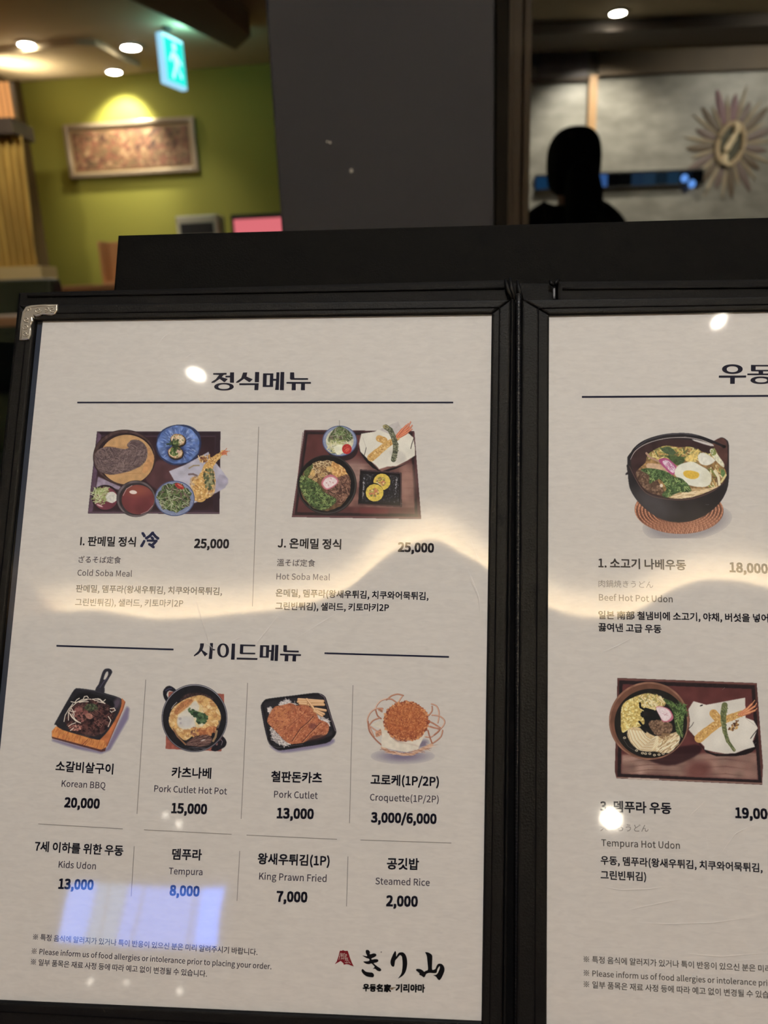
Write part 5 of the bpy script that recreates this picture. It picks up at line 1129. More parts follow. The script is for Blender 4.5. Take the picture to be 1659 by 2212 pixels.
# --- 3: beef hot pot udon in an iron pot
p = Print((1310, 900, 349), (180, 150, 1300, 1250), 33)
sh_ = p.ell(830, 1090, 420, 170, -.15, 60) * .55; p.put(sh_, (112, 106, 116)); p.A = np.maximum(p.A * 0, sh_)
wm = p.ell(745, 960, 456, 244, .03); p.put(wm, (120, 74, 56), .15, 20)
for r_ in np.linspace(.62, 1.0, 6):
    for i in range(150):
        t = 2 * PI * i / 150; x, y = 745 + 448 * r_ * math.cos(t), 960 + 236 * r_ * math.sin(t); p.line([(x - 2, y - 9), (x + 3, y + 9)], 11, [(196, 128, 92), (176, 108, 76), (212, 146, 108)][(i + int(r_ * 20)) % 3], wm); p.line([(x + 8, y - 9), (x + 12, y + 9)], 4, (74, 40, 32), wm)
pot = p.poly([(216, 440), (224, 640), (250, 760), (330, 880), (440, 980), (560, 1050), (700, 1084), (860, 1072), (1000, 1020), (1120, 930), (1200, 830), (1250, 700), (1258, 500), (1256, 290), (1230, 235), (1180, 214), (1140, 235), (1112, 262), (1000, 210), (880, 176), (760, 168), (620, 178), (480, 215), (360, 275), (270, 350), (225, 400)], 3)
p.put(pot, (40, 36, 38), .12, 60); p.put(p.ell(480, 900, 220, 130, .5, 140) * pot * .45, (104, 98, 98)); p.put(p.ell(1100, 880, 120, 160, .5, 90) * pot * .4, (22, 20, 22))
p.put(p.poly([(250, 430), (330, 330), (480, 262), (660, 232), (860, 240), (1000, 270), (1110, 300), (1200, 320), (1236, 420), (1230, 600), (1190, 700), (900, 850), (620, 840), (400, 770), (290, 620)], 3), (58, 38, 38), .15, 60)
p.put(p.poly([(1090, 270), (1150, 225), (1200, 222), (1240, 280), (1240, 480), (1200, 500), (1120, 360)], 3), (84, 52, 46), .15, 30); p.line(curve([(245, 440), (300, 350), (420, 275), (600, 225), (800, 214), (960, 236), (1090, 286)]), 6, (186, 168, 158)); p.put(p.poly([(900, 232), (1090, 284), (1075, 304), (900, 250)], 2), (196, 186, 176))
p.line(curve([(230, 440), (290, 330), (400, 250), (580, 195), (780, 182), (950, 206), (1090, 256), (1200, 304)]), 24, (34, 30, 34)); p.line([(300, 322), (420, 240), (600, 186), (780, 174), (940, 196)], 5, (90, 86, 92)); p.put(p.ell(1208, 308, 20, 16), (16, 14, 16)); p.put(p.poly([(206, 494), (232, 494), (238, 590), (196, 600), (196, 582), (216, 570)]), (42, 36, 38))
bw = p.poly([(300, 590), (340, 530), (400, 470), (420, 400), (480, 350), (560, 310), (640, 300), (760, 315), (860, 310), (960, 350), (1060, 380), (1110, 330), (1160, 420), (1206, 520), (1232, 600), (1170, 700), (1040, 770), (880, 825), (700, 840), (560, 810), (430, 770), (350, 690)], 3); p.put(bw, (150, 112, 66), .25, 20)
m = bw * p.poly([(290, 560), (420, 560), (540, 680), (600, 820), (420, 790), (320, 680)], 3, 1); p.put(m, (92, 66, 50), .2, 12); p.blobs(m, 200, 8, 20, [(110, 82, 62), (72, 50, 40), (140, 108, 84), (92, 66, 52)])
m = bw * p.poly([(430, 340), (560, 290), (960, 310), (1120, 420), (960, 480), (760, 440), (440, 440)], 3, 1); p.strands(m, 150, 60, 12, .3, 1.3, [(206, 178, 90), (222, 204, 130), (150, 150, 70), (90, 104, 56), (196, 160, 84)], 1)
p.put(p.poly([(560, 330), (640, 310), (710, 360), (690, 390), (610, 380)], 3), (74, 92, 60), .2, 10); p.put(p.poly([(620, 400), (700, 410), (790, 415), (800, 460), (740, 500), (680, 470)], 3), (70, 88, 50), .25, 12); p.line([(410, 376), (450, 420), (540, 460)], 22, (176, 136, 110)); p.put(p.poly([(800, 440), (940, 330), (950, 380), (900, 470)], 2), (214, 184, 100), .15, 14)
p.put(p.poly([(940, 400), (1000, 370), (1100, 430), (1112, 460), (1040, 500), (960, 480)], 3), (220, 214, 194), .05); p.put(p.poly([(1060, 350), (1100, 330), (1150, 400), (1206, 480), (1200, 520), (1120, 450)], 3), (216, 210, 176), .1, 14); p.leaves(p.ell(1100, 360, 30, 40), 8, 40, [(150, 160, 80), (120, 140, 70)], (90, 100, 50))
m = bw * p.poly([(1050, 500), (1180, 520), (1230, 600), (1160, 700), (1040, 720)], 3, 1); p.strands(m, 60, 60, 14, 1.2, .9, [(196, 156, 90), (150, 112, 62), (222, 206, 150), (120, 134, 66), (104, 76, 48)], 1); p.line([(1110, 560), (1150, 620), (1160, 700)], 26, (224, 210, 170)); p.put(p.ell(1196, 580, 22, 44, -.2), (96, 128, 70), .2, 10); p.line([(1225, 600), (1180, 670)], 20, (216, 196, 130))
p.put(p.poly([(420, 480), (560, 490), (700, 500), (730, 540), (600, 580), (430, 540)], 3), (206, 166, 130), .08, 20)
p.put(p.poly([(540, 440), (620, 428), (700, 490), (724, 540), (680, 600), (600, 530), (560, 490)], 3), (176, 70, 120)); p.put(p.poly([(574, 460), (630, 450), (690, 505), (706, 540), (680, 580), (614, 520)], 3), (222, 190, 200), .1, 12); p.strands(p.ell(650, 510, 44, 44), 16, 50, 6, .9, .2, [(186, 96, 140), (176, 110, 140)], .3)
eg = p.poly([(700, 560), (740, 500), (820, 470), (890, 464), (960, 500), (1030, 540), (1076, 600), (1070, 680), (1020, 720), (920, 720), (810, 690), (760, 640), (710, 610)], 3, 1); p.put(eg, (222, 218, 196), .03, 30); p.put(p.ell(1030, 620, 50, 90, 0, 60) * eg * .3, (200, 190, 150)); p.put(p.poly([(790, 570), (830, 552), (900, 560), (948, 580), (946, 620), (900, 642), (850, 636), (800, 610)], 3), (224, 178, 58), .05, 12)
nm = bw * p.poly([(640, 830), (700, 780), (860, 740), (1060, 740), (1180, 700), (1100, 780), (880, 850), (640, 850)], 2, 1); p.put(nm, (206, 172, 120), .1, 12); p.strands(nm, 90, 140, 12, -.15, .25, [(226, 196, 146), (186, 150, 100), (234, 208, 162)], .4)
lm = p.poly([(350, 550), (440, 530), (600, 560), (700, 620), (780, 640), (860, 730), (860, 770), (740, 780), (620, 830), (570, 800), (620, 740), (540, 640), (440, 690), (440, 600)], 3, 1); p.put(lm, (64, 88, 48), .3, 16); p.leaves(lm, 110, 60, [(92, 120, 66), (116, 144, 80), (70, 100, 54), (150, 170, 96)], (34, 52, 30)); p.put(p.ell(564, 708, 16, 18), (222, 206, 180))
p.line(curve([(236, 510), (300, 640), (380, 760), (480, 820), (640, 850), (800, 852), (960, 820), (1100, 760), (1200, 680)]), 6, (104, 76, 66)); p.A = np.where(p.A > .12, np.maximum(p.A, .3), p.A)
p.build('printed photo of beef hot pot udon in a black iron pot', pageR)

# --- 4: tempura udon on a tray
p = Print((1290, 1430, 369), (100, 140, 1640, 1205), 44)
p.put(p.poly([(196, 154), (1550, 204), (1610, 1010), (1602, 1192), (188, 1130), (170, 1060)]), (84, 48, 44), .12, 40); p.put(p.poly([(214, 180), (1530, 226), (1596, 1170), (196, 1112)]), (36, 26, 28), .1)
inn = p.poly([(246, 214), (1498, 262), (1564, 1146), (230, 1086)]); p.put(inn, (92, 46, 44), .1, 60)
gl = p.poly([(240, 900), (1550, 880), (1560, 1140), (236, 1084)], 0, 14) * inn; p.put(gl * .75, (150, 116, 100), .2, 80, (190, 162, 140)); p.put(p.ell(980, 1050, 120, 90, 0, 80) * inn * .7, (104, 50, 46)); p.put(p.poly([(500, 900), (950, 800), (1000, 880), (760, 1000), (560, 980)], 3, 8) * .9, (44, 22, 26))
for i in range(34):
    y = 870 + i * 8; p.line([(240, y + 30), (500, y + 10 * math.sin(i)), (900, y + 14), (1250, y - 10 * math.sin(i * .7)), (1560, y + 40)], 2.6, (84, 48, 44), gl, .55)
p.line([(200, 168), (1546, 214)], 7, (120, 76, 68)); p.line([(190, 1122), (1600, 1180)], 8, (150, 118, 104)); p.put(p.poly([(300, 1124), (600, 1135), (600, 1150), (300, 1136)], 0, 2), (196, 176, 158))
p.put(p.ell(503, 572, 388, 378), (112, 72, 54), .1, 60); p.put(np.clip(p.ell(503, 572, 388, 378) - p.ell(503, 574, 372, 362), 0, 1), (142, 98, 76), .15, 40); p.put(p.ell(520, 596, 352, 336), (30, 28, 26), .2, 60)
m = p.poly([(230, 520), (250, 410), (340, 350), (480, 305), (620, 340), (660, 400), (560, 470), (430, 480), (460, 600), (300, 660), (240, 680)], 3, 1); p.put(m, (214, 188, 104), .12, 14); p.blobs(m, 380, 8, 16, [(232, 212, 132), (204, 172, 84), (240, 226, 160), (176, 146, 74)]); m = p.poly([(400, 340), (500, 300), (640, 340), (660, 420), (540, 460), (440, 420)], 3, 1); p.strands(m, 110, 50, 8, 0, PI, [(222, 200, 140), (190, 156, 90), (150, 140, 78), (238, 222, 176)], 1.6)
nm = p.poly([(290, 700), (320, 640), (420, 640), (560, 720), (700, 700), (790, 680), (790, 780), (700, 880), (560, 870), (420, 860), (330, 790)], 3, 1); p.put(nm, (206, 178, 130), .1, 12)
for i in range(15): o_ = i * 11; p.line([(300 + o_ * .9, 660 + o_ * .1), (330 + o_ * .95, 760 - o_ * .2), (400 + o_ * .8, 850 - o_ * .6), (520 + o_ * .3, 870 - o_ * .9), (590, 800 - o_ * .7)], 10, [(236, 216, 174), (216, 190, 142), (244, 228, 192)][i % 3], nm); p.line([(306 + o_ * .9, 660 + o_ * .1), (336 + o_ * .95, 760 - o_ * .2), (406 + o_ * .8, 850 - o_ * .6), (526 + o_ * .3, 870 - o_ * .9)], 2.5, (150, 116, 76), nm)
p.strands(p.poly([(560, 860), (640, 740), (790, 690), (790, 800), (690, 880)], 2) * 1.0, 70, 150, 10, -.8, .3, [(236, 216, 174), (206, 178, 128), (244, 228, 192), (170, 136, 90)], .4)
m = p.poly([(500, 600), (560, 560), (680, 580), (730, 610), (720, 680), (640, 720), (560, 700)], 3, 1); p.put(m, (112, 84, 62), .2, 10); p.blobs(m, 130, 8, 16, [(136, 104, 80), (84, 60, 46), (156, 122, 94)]); p.blobs(p.ell(660, 720, 60, 30), 12, 12, 22, [(140, 106, 70)])
m = p.poly([(640, 360), (720, 380), (800, 440), (860, 420), (850, 500), (830, 640), (830, 730), (770, 680), (750, 560), (730, 470)], 3, 1); p.put(m, (66, 84, 44), .3, 14); p.leaves(m, 80, 58, [(96, 122, 62), (120, 146, 80), (70, 96, 50)], (30, 42, 24)); p.leaves(p.ell(830, 450, 34, 44), 14, 50, [(104, 134, 72), (84, 112, 60)], (36, 50, 30), False); p.line([(770, 560), (800, 650), (826, 730)], 8, (134, 146, 84))
for q in ([(415, 400), (420, 440), (470, 470)], [(470, 460), (540, 480), (590, 540)], [(430, 500), (440, 530)], [(480, 540), (560, 550)], [(410, 580), (440, 620), (500, 640)], [(430, 640), (470, 680)]): p.line(q, 34 if q[0][0] > 460 else 20, (22, 24, 24))
p.line([(424, 520 + 0), (446, 500), (440, 480)], 10, (22, 24, 24)); p.put(p.poly([(570, 440), (630, 432), (700, 460), (740, 530), (715, 575), (640, 582), (610, 530)], 3), (196, 104, 122)); p.put(p.poly([(572, 446), (630, 438), (690, 466), (722, 520), (690, 566), (640, 570), (606, 520)], 3), (228, 206, 204), .06, 14); p.line([(630, 500), (690, 520)], 4, (190, 130, 140)); p.line([(650, 520), (680, 494)], 4, (190, 130, 140))
for (x, y) in ((266, 736), (382, 860), (440, 885), (470, 890), (510, 890), (556, 904), (600, 900), (640, 890), (690, 875)): p.line([(x + 11 * math.cos(t), y + 8 * math.sin(t)) for t in np.linspace(0, 6.3, 9)], 6, (206, 186, 150))
p.line([(248, 740), (300, 820), (380, 870)], 3, (96, 92, 88))
p.put(p.poly([(884, 640), (940, 720), (1050, 850), (1150, 890), (1300, 890), (1440, 850), (1560, 720), (1540, 840), (1440, 900), (1250, 915), (1060, 880)], 2, 1), (28, 20, 22))
p.put(p.poly([(884, 460), (935, 380), (1060, 416), (1438, 346), (1440, 540), (1520, 570), (1560, 640), (1510, 770), (1532, 824), (1430, 852), (1340, 886), (1240, 890), (1120, 870), (1040, 850), (1040, 820), (960, 740), (890, 660), (900, 560)], 0, 1), (214, 206, 190), .04, 90)
p.line([(890, 646), (920, 616), (936, 586)], 6, (60, 52, 48)); p.line([(1556, 655), (1520, 700), (1490, 742)], 8, (50, 42, 42)); p.put(p.ell(1012, 422, 16, 7, -.4), (50, 46, 44)); p.line([(1440, 545), (1540, 620)], 3, (160, 150, 140))
prawn(p, [(990, 740), (1060, 680), (1140, 620), (1220, 570), (1320, 530), (1400, 500)], 90, 60, []); prawn(p, [(1130, 500), (1180, 560)], 80, 76, [])
for q in ([(1380, 510), (1450, 460), (1500, 410), (1530, 372)], [(1400, 510), (1470, 470), (1530, 430), (1548, 400)], [(1420, 510), (1480, 490), (1530, 470), (1552, 450)]): p.line(q, 30, (206, 124, 80), None, 1, 8); p.line(q, 8, (236, 176, 124), None, .8, 3); p.line([(x + 5, y + 9) for x, y in q], 4, (140, 62, 40), None, .7)
be = [(1238, 420), (1225, 500), (1225, 580), (1240, 680), (1270, 770), (1330, 856)]
for i in range(5): p.line([be[i], be[i + 1]], 58 - i * 7, (104, 108, 66))
for i in range(180):
    k_ = p.r.randint(5); t_ = p.r.rand(); w_ = 28 - k_ * 4; x = be[k_][0] * (1 - t_) + be[k_ + 1][0] * t_ + p.r.uniform(-w_, w_); y = be[k_][1] * (1 - t_) + be[k_ + 1][1] * t_; p.line([(x, y), (x + 6, y + 8)], p.r.uniform(4, 10), [(84, 92, 56), (126, 130, 80), (150, 152, 100), (70, 78, 50), (96, 110, 66)][p.r.randint(5)], None, .9)
p.blobs(p.poly([(1280, 650), (1340, 570), (1376, 570), (1360, 640), (1310, 666)], 2), 40, 8, 18, [(190, 140, 76), (110, 66, 34), (60, 36, 26), (214, 172, 104)], False)
p.build('printed photo of tempura udon with prawn and green bean', pageR)

# --- 5: skillet of beef
p = Print((80, 1420, 230), (180, 150, 1520, 1560), 55)
s0 = p.poly([(240, 1270), (980, 1460), (1080, 1420), (1400, 760), (1440, 800), (1420, 960), (1140, 1440), (1000, 1500), (600, 1420), (230, 1300)], 0, 10) * .85; p.put(s0, (110, 98, 132)); p.A = s0 * 1.0
p.put(p.poly([(300, 1080), (1330, 640), (1376, 690), (1350, 800), (1080, 1400), (1010, 1446), (700, 1370), (230, 1240), (236, 1150)], 0, 1), (190, 106, 60), .12, 60)
wd_ = p.poly([(232, 1150), (290, 1080), (1060, 1300), (1080, 1400), (1010, 1440), (232, 1234)], 0, 1); p.put(wd_, (208, 132, 66), .1, 60); p.strands(wd_, 160, 70, 5, 2.0, .1, [(160, 78, 44), (226, 150, 80), (186, 96, 52)], .1); p.line([(700, 1370), (790, 1280)], 8, (96, 44, 36)); p.line([(735, 1380), (800, 1300)], 5, (96, 44, 36)); p.put(p.poly([(230, 1236), (1000, 1440), (1080, 1400), (1060, 1460), (1000, 1472), (235, 1262)], 0, 1), (84, 46, 44), .1)
p.line([(1370, 700), (1330, 820), (1090, 1380)], 14, (146, 76, 50))
pan = p.poly([(640, 480), (900, 515), (1100, 570), (1290, 630), (1318, 690), (1280, 850), (1120, 1130), (1000, 1260), (940, 1285), (700, 1220), (400, 1130), (290, 1050), (292, 1000), (540, 560), (600, 490)], 2); p.put(pan, (38, 37, 42), .15, 50)
p.line([(640, 492), (900, 528), (1290, 645), (1308, 700), (1260, 850)], 10, (60, 56, 62)); p.put(p.ell(1240, 720, 50, 90, .4, 40) * pan * .6, (112, 92, 108)); p.put(p.poly([(640, 560), (1180, 680), (1120, 900), (860, 1150), (440, 1050)], 3, 5), (24, 23, 27), .1)
hd_ = p.poly([(905, 515), (960, 420), (985, 340), (1020, 230), (1050, 185), (1110, 172), (1160, 195), (1168, 245), (1130, 310), (1090, 380), (1050, 460), (1046, 560)], 2) * (1 - p.poly([(1036, 345), (1060, 260), (1090, 220), (1112, 230), (1104, 280), (1068, 340)], 2)); p.put(hd_, (44, 42, 50), .12, 30); p.line([(980, 470), (1040, 380), (1100, 320)], 14, (74, 66, 88), hd_)
mt = p.poly([(440, 1010), (500, 850), (600, 720), (780, 660), (900, 650), (1060, 710), (1210, 820), (1180, 960), (1050, 1160), (900, 1230), (740, 1200), (540, 1150)], 3, 1); p.put(mt, (58, 38, 38), .35, 40)
p.blobs(mt, 220, 22, 52, [(74, 44, 42), (40, 26, 28), (104, 62, 56), (50, 32, 34), (88, 56, 50), (30, 22, 26)]); p.strands(mt, 160, 60, 8, 0, PI, [(130, 84, 74), (28, 20, 24), (96, 56, 52)], 1.6); p.blobs(p.ell(680, 880, 120, 130), 40, 20, 44, [(132, 76, 70), (104, 58, 54), (150, 94, 84)]); p.put(p.ell(815, 915, 60, 46, .4), (158, 104, 88), .2, 14); p.blobs(p.ell(600, 1090, 100, 40), 26, 14, 30, [(166, 104, 90), (120, 66, 60), (196, 140, 120)], False)
p.blobs(p.ell(850, 780, 110, 60), 60, 16, 34, [(78, 88, 60), (60, 68, 48), (96, 108, 72), (44, 52, 40)])
for q in ([(420, 1000), (440, 900), (500, 800), (560, 720)], [(490, 980), (490, 860), (540, 770), (620, 700)], [(520, 880), (560, 940), (620, 1000), (680, 1022)], [(500, 860), (540, 930), (600, 990), (660, 1010)], [(530, 690), (600, 705), (700, 680), (780, 660)], [(620, 700), (700, 660), (780, 650), (840, 652)], [(720, 650), (740, 610), (780, 604), (800, 630)], [(590, 700), (620, 660), (660, 636)], [(860, 655), (920, 645), (980, 650), (1040, 700)], [(950, 640), (1010, 690), (1060, 720)], [(490, 1075), (540, 1040), (600, 1020)], [(510, 830), (560, 850), (600, 840)], [(540, 800), (570, 850), (580, 900)], [(1140, 800), (1200, 790), (1220, 825), (1160, 855), (1140, 835)], [(1110, 920), (1150, 980), (1110, 1080)], [(520, 1140), (570, 1100)], [(870, 650), (900, 672), (960, 666)], [(1040, 680), (1066, 658)], [(940, 690), (1000, 700), (1060, 715)], [(550, 880), (590, 960), (640, 1000)], [(660, 700), (720, 690), (800, 690)]): p.line(q, 12, (222, 206, 184))
p.strands(p.ell(850, 1195, 150, 30), 12, 120, 6, 0, .2, [(84, 60, 56)], .2, False)
p.A = np.where(p.A > .1, np.maximum(p.A, .3), p.A); p.build('printed photo of grilled beef in a skillet on a wooden board', pageL)

# --- 6: cutlet hot pot
p = Print((320, 1450, 210), (220, 200, 1380, 1400), 66)
p.put(p.poly([(350, 350), (1300, 386), (1300, 800), (1250, 1366), (298, 1325), (310, 1000)]), (156, 80, 64), .1, 40)
for hp_ in ([(480, 320), (400, 258), (330, 252), (270, 310), (252, 390), (300, 510), (350, 470), (312, 400), (360, 330), (430, 350)], [(1270, 1110), (1320, 1160), (1340, 1220), (1310, 1290), (1220, 1340), (1150, 1366), (1070, 1340), (1130, 1250), (1180, 1200), (1230, 1180)]): p.put(p.poly(hp_, 2), (30, 28, 34), .2, 30)
p.line([(300, 330), (350, 300), (400, 290)], 16, (66, 62, 92)); p.line([(1240, 1160), (1270, 1200), (1250, 1260)], 7, (150, 130, 140)); p.put(p.ell(1170, 1240, 20, 26), (130, 84, 80))
p.put(p.ell(792, 800, 562, 580), (52, 50, 58)); p.put(p.ell(792, 800, 552, 570), (176, 172, 176)); p.put(p.ell(792, 802, 544, 560), (30, 29, 33), .12, 60); p.put(np.clip(p.ell(792, 800, 556, 574) - p.ell(792, 800, 549, 566), 0, 1), (90, 88, 96))
eg = p.poly([(370, 740), (430, 620), (560, 520), (700, 450), (900, 410), (1060, 470), (1180, 600), (1240, 760), (1220, 880), (1120, 1000), (1000, 1070), (800, 1080), (640, 1180), (520, 1100), (400, 980), (355, 880)], 3, 1)
p.put(p.poly([(540, 520), (640, 400), (800, 370), (1000, 400), (1100, 500), (700, 560)], 3, 3), (62, 44, 42), .4, 20); p.put(eg, (206, 158, 92), .15, 50); p.blobs(eg, 260, 30, 70, [(222, 184, 116), (196, 142, 82), (232, 206, 148), (176, 118, 66), (214, 168, 100)], True, .6); p.strands(eg, 150, 60, 8, 0, PI, [(160, 104, 62), (238, 214, 160), (186, 130, 78)], 1.6, True, .7)
p.put(p.poly([(450, 660), (560, 540), (700, 470), (770, 500), (700, 580), (560, 690), (470, 740)], 3, 2), (176, 112, 66), .15, 20); p.line([(520, 700), (620, 620), (720, 550)], 30, (206, 146, 90), None, .6)
wh = p.poly([(510, 760), (600, 680), (700, 600), (800, 500), (860, 560), (900, 640), (960, 760), (960, 900), (860, 960), (720, 980), (600, 990), (500, 920)], 3, 4); p.put(wh * .9, (206, 200, 186), .06, 60); p.put(p.ell(640, 860, 120, 90, 0, 60) * .6, (190, 186, 184)); p.blobs(p.poly([(800, 700), (900, 560), (980, 700), (980, 900), (820, 960)], 2), 50, 24, 50, [(222, 200, 140), (230, 216, 176), (214, 184, 120)], True, .6); p.put(p.ell(545, 810, 26, 22, 0, 16) * .7, (150, 142, 150)); p.put(p.ell(555, 885, 20, 20, 0, 14) * .7, (160, 150, 156))
p.blobs(p.poly([(860, 1000), (1000, 950), (1140, 960), (1080, 1060), (900, 1080)], 3), 60, 22, 48, [(186, 112, 66), (160, 90, 54), (206, 140, 84)], False); p.blobs(p.poly([(730, 1000), (800, 940), (850, 1000), (860, 1090), (760, 1100)], 2), 30, 24, 44, [(206, 150, 84), (150, 96, 70), (120, 76, 60)], False)
for a_, b_ in (((690, 650), (960, 870)), ((740, 700), (900, 800)), ((800, 720), (960, 800)), ((820, 820), (940, 880))): p.blobs(p.poly([(a_[0] - 15, a_[1] + 20), (a_[0] + 15, a_[1] - 25), (b_[0] + 36, b_[1] - 60), (b_[0], b_[1] + 20)]), 34, 24, 46, [(52, 74, 48), (70, 98, 62), (38, 56, 40), (88, 116, 76)], False)
sc3 = p.poly([(700, 1180), (800, 1120), (940, 1090), (1050, 1100), (1090, 1170), (1040, 1250), (900, 1290), (760, 1270), (650, 1260)], 3, 3); p.put(sc3, (92, 62, 56), .2, 40); p.strands(sc3, 60, 160, 9, -.3, .2, [(120, 88, 78), (70, 46, 44), (140, 108, 96)], .5); p.put(p.ell(940, 1175, 40, 10, -.3, 10), (206, 190, 180)); p.line([(1170, 1020), (1150, 1120), (1110, 1190)], 36, (150, 120, 84)); p.line([(1210, 850), (1215, 900), (1190, 960)], 20, (112, 96, 84)); p.line([(430, 980), (500, 1110), (640, 1250)], 26, (140, 98, 66)); p.line([(490, 530), (430, 590), (400, 640)], 8, (196, 188, 180))
p.strands(p.ell(800, 1330, 240, 30), 10, 120, 6, 0, .1, [(96, 92, 100)], .2); p.build('printed photo of pork cutlet hot pot with egg', pageL)

# --- 7: pork cutlet
p = Print((540, 1460, 210), (170, 270, 1500, 1330), 77)
s0 = p.poly([(300, 1150), (460, 1290), (700, 1300), (1350, 1190), (1440, 1080), (1300, 1100), (500, 1230)], 2, 10) * .8; p.put(s0, (112, 100, 134)); p.A = s0
tr = p.poly([(330, 385), (700, 340), (1080, 292), (1180, 296), (1270, 340), (1310, 420), (1400, 720), (1468, 920), (1462, 1000), (1400, 1080), (1300, 1150), (900, 1215), (560, 1268), (450, 1255), (330, 1160), (290, 1060), (240, 850), (188, 560), (192, 490), (240, 420)], 2); p.put(tr, (30, 28, 31), .15, 60); p.put(p.poly([(350, 430), (1150, 340), (1240, 420), (1400, 920), (1300, 1050), (520, 1180), (380, 1100), (250, 540)], 3, 3), (40, 38, 42), .15, 60)
p.line([(1190, 310), (1265, 360), (1330, 560), (1455, 940)], 9, (122, 104, 116)); p.line([(300, 1090), (360, 1190), (470, 1225), (900, 1170)], 7, (92, 86, 92)); p.line([(200, 520), (250, 760), (300, 1050)], 7, (70, 66, 80))
WHT = [(222, 210, 200), (206, 192, 184), (232, 224, 214), (170, 158, 152)]
for mm, a_ in ((p.poly([(350, 880), (430, 940), (580, 1090), (720, 1150), (600, 1190), (450, 1150), (370, 1040)], 2, 1), .6), (p.poly([(1130, 640), (1200, 680), (1350, 760), (1350, 860), (1280, 800), (1150, 740)], 2, 1), .7), (p.poly([(480, 500), (630, 400), (700, 460), (820, 490), (640, 520)], 2, 1), -.4), (p.poly([(310, 560), (380, 560), (350, 640)], 1, 1), .3)): p.put(mm * .7, (196, 184, 176)); p.strands(mm, 70, 60, 8, a_, 1.2, WHT, 1.4, False)
ct = p.poly([(300, 740), (340, 640), (420, 530), (560, 500), (700, 465), (800, 510), (920, 480), (1040, 540), (1130, 640), (1180, 740), (1300, 790), (1350, 850), (1330, 960), (1240, 1040), (1000, 1100), (900, 1140), (720, 1165), (600, 1110), (470, 970), (360, 860), (305, 800)], 3, 1); p.put(ct, (178, 98, 62), .12, 60); f_ = p.ell(480, 720, 200, 240, .3, 160); p.put(f_ * ct * .5, (206, 140, 80))
p.strands(ct, 1300, 34, 9, -.6, .9, [(196, 120, 82), (156, 82, 54), (214, 144, 98), (172, 96, 66), (186, 110, 74), (134, 66, 50)], 1.4, True, .75)
for q in ([(720, 1110), (860, 900), (1000, 780), (1080, 690)], [(890, 1130), (1040, 960), (1200, 800)]): p.line(q, 14, (96, 46, 40)); p.line([(x + 10, y + 10) for x, y in q], 7, (222, 158, 104), None, .8)
p.line([(660, 860), (800, 750), (920, 640), (960, 580)], 7, (124, 62, 46), ct); p.put(p.ell(1070, 860, 60, 50, 0, 40) * ct * .5, (84, 44, 56)); p.put(p.poly([(960, 1120), (1100, 1020), (1300, 1010), (1240, 1080), (1050, 1110)], 2, 4) * .7, (54, 36, 38))
for a_, b_ in (((830, 400), (1250, 430)), ((820, 440), (1240, 450)), ((1000, 490), (1260, 490)), ((1120, 560), (1290, 590)), ((1140, 600), (1260, 650)), ((970, 400), (1110, 590)), ((1100, 600), (1230, 680)), ((850, 470), (960, 480))): p.line([a_, b_], 44, (208, 156, 104)); p.line([(a_[0], a_[1] - 8), (b_[0], b_[1] - 8)], 18, (230, 188, 140)); p.line([(a_[0], a_[1] + 22), (b_[0], b_[1] + 22)], 5, (140, 86, 58))
p.A = np.where(p.A > .1, np.maximum(p.A, .3), p.A); p.build('printed photo of sliced pork cutlet on a black plate', pageL)

# --- 8: croquette in a basket
p = Print((770, 1470, 210), (160, 210, 1540, 1460), 88)
s0 = p.ell(790, 1290, 360, 90, 0, 120) * .85; p.put(s0, (106, 94, 122)); s1 = p.ell(1130, 1080, 90, 60, -.4, 60) * .8; p.put(s1, (104, 92, 116)); p.A = np.maximum(s0, s1)
BK = [(196, 140, 108), (214, 168, 138), (172, 112, 86), (226, 186, 156)]
def arc(pts, w=26):
    q = smooth(pts + pts[::-1][1:-1], 5)[:len(pts) * 5 - 4]; p.line(q, w, (150, 92, 72)); p.line([(x - w * .1, y - w * .12) for x, y in q], w * .72, BK[p.r.randint(4)]); p.line([(x + w * .2, y + w * .1) for x, y in q], w * .16, (130, 76, 60), None, .7)
for pts_ in ([(800, 256), (700, 234), (600, 262), (540, 310), (510, 330)], [(520, 320), (600, 320), (700, 390)], [(510, 315), (420, 345), (350, 420), (330, 480)], [(450, 480), (340, 480), (240, 550), (190, 660), (210, 760), (300, 960)], [(330, 510), (360, 600), (420, 650)], [(220, 760), (290, 680), (400, 640)], [(230, 780), (330, 850), (440, 930)], [(200, 700), (220, 860), (320, 1000), (440, 1110), (560, 1210)], [(1280, 400), (1370, 440), (1410, 560), (1390, 720)], [(1290, 440), (1290, 520), (1230, 600)], [(1290, 590), (1420, 610), (1500, 680), (1490, 760), (1400, 860), (1280, 960), (1180, 960)], [(1230, 690), (1330, 740), (1430, 810)], [(1200, 780), (1300, 800), (1420, 840), (1330, 930)], [(1470, 850), (1440, 960), (1320, 1060), (1180, 1130), (1060, 1190)], [(1220, 850), (1250, 960), (1290, 1070)], [(780, 270), (740, 330), (720, 370)]): arc(pts_, 24)
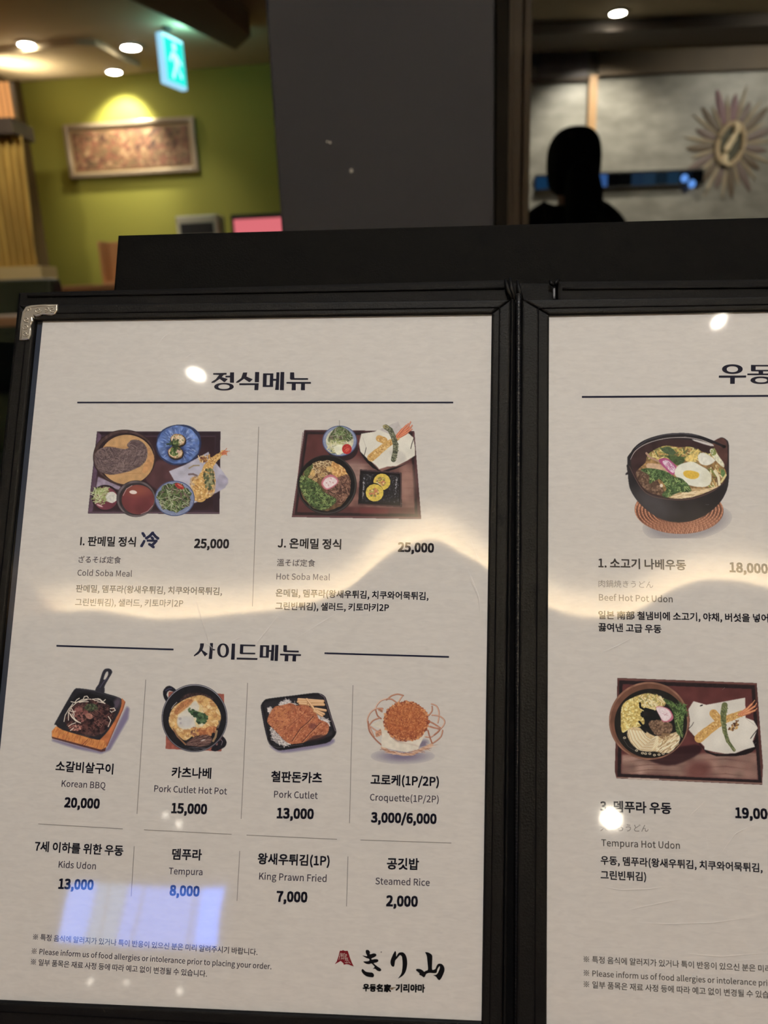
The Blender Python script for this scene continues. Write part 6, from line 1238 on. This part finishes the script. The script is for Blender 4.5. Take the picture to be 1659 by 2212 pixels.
p.put(p.poly([(370, 470), (452, 462), (445, 550), (370, 510)]), (178, 122, 94), .2, 20); p.put(p.poly([(322, 880), (415, 825), (440, 880), (400, 950), (330, 965)]), (186, 130, 98), .2, 20); p.strands(p.poly([(1210, 690), (1420, 800), (1400, 860), (1200, 820)]), 30, 160, 7, .35, .1, [(150, 84, 66), (214, 168, 138)], .1)
p.line([(440, 1140), (560, 1220), (800, 1262), (960, 1256), (1060, 1200), (1290, 1100)], 46, (204, 160, 126)); p.strands(p.poly([(430, 1120), (560, 1200), (820, 1240), (1050, 1180), (1300, 1080), (1300, 1120), (1060, 1230), (820, 1280), (540, 1240)]), 60, 150, 6, .1, .3, [(160, 108, 84), (226, 188, 158)], .2, False)
p.put(p.poly([(240, 760), (470, 640), (560, 700), (640, 960), (500, 900), (430, 880), (420, 820)]), (206, 194, 172), .04, 60); pw_ = p.poly([(440, 760), (500, 860), (620, 980), (800, 1010), (1000, 1010), (1180, 870), (1150, 960), (1050, 1170), (860, 1225), (700, 1200), (430, 1135), (425, 1060)]); p.put(pw_, (214, 202, 180), .04, 60); p.put(p.poly([(640, 1000), (800, 1060), (1000, 1090), (1080, 1140), (900, 1090), (700, 1060)], 2, 4) * .6, (186, 160, 140)); p.put(p.poly([(590, 950), (700, 1040), (900, 1030), (1080, 980), (1150, 900), (1000, 960), (700, 980)], 2, 3) * .8, (150, 110, 104))
cq = p.ell(846, 690, 372, 330, 0, None, .012, 17); p.put(cq, (176, 92, 50), .1, 60); p.put(p.ell(760, 600, 220, 160, -.3, 160) * cq * .4, (200, 126, 66)); p.put(p.ell(880, 960, 300, 80, 0, 70) * cq * .6, (120, 52, 40))
p.strands(cq, 1500, 30, 9, 0, PI, [(196, 116, 66), (160, 80, 46), (212, 138, 82), (172, 92, 52), (140, 66, 42), (186, 104, 58)], 1.4, True, .7); rg = np.clip(p.ell(846, 690, 384, 342) - p.ell(846, 690, 340, 300), 0, 1); p.blobs(rg, 300, 14, 30, [(196, 120, 70), (162, 84, 50), (214, 144, 88), (130, 60, 42)], False)
p.A = np.where(p.A > .1, np.maximum(p.A, .3), p.A); p.build('printed photo of a round croquette in a woven basket', pageL)
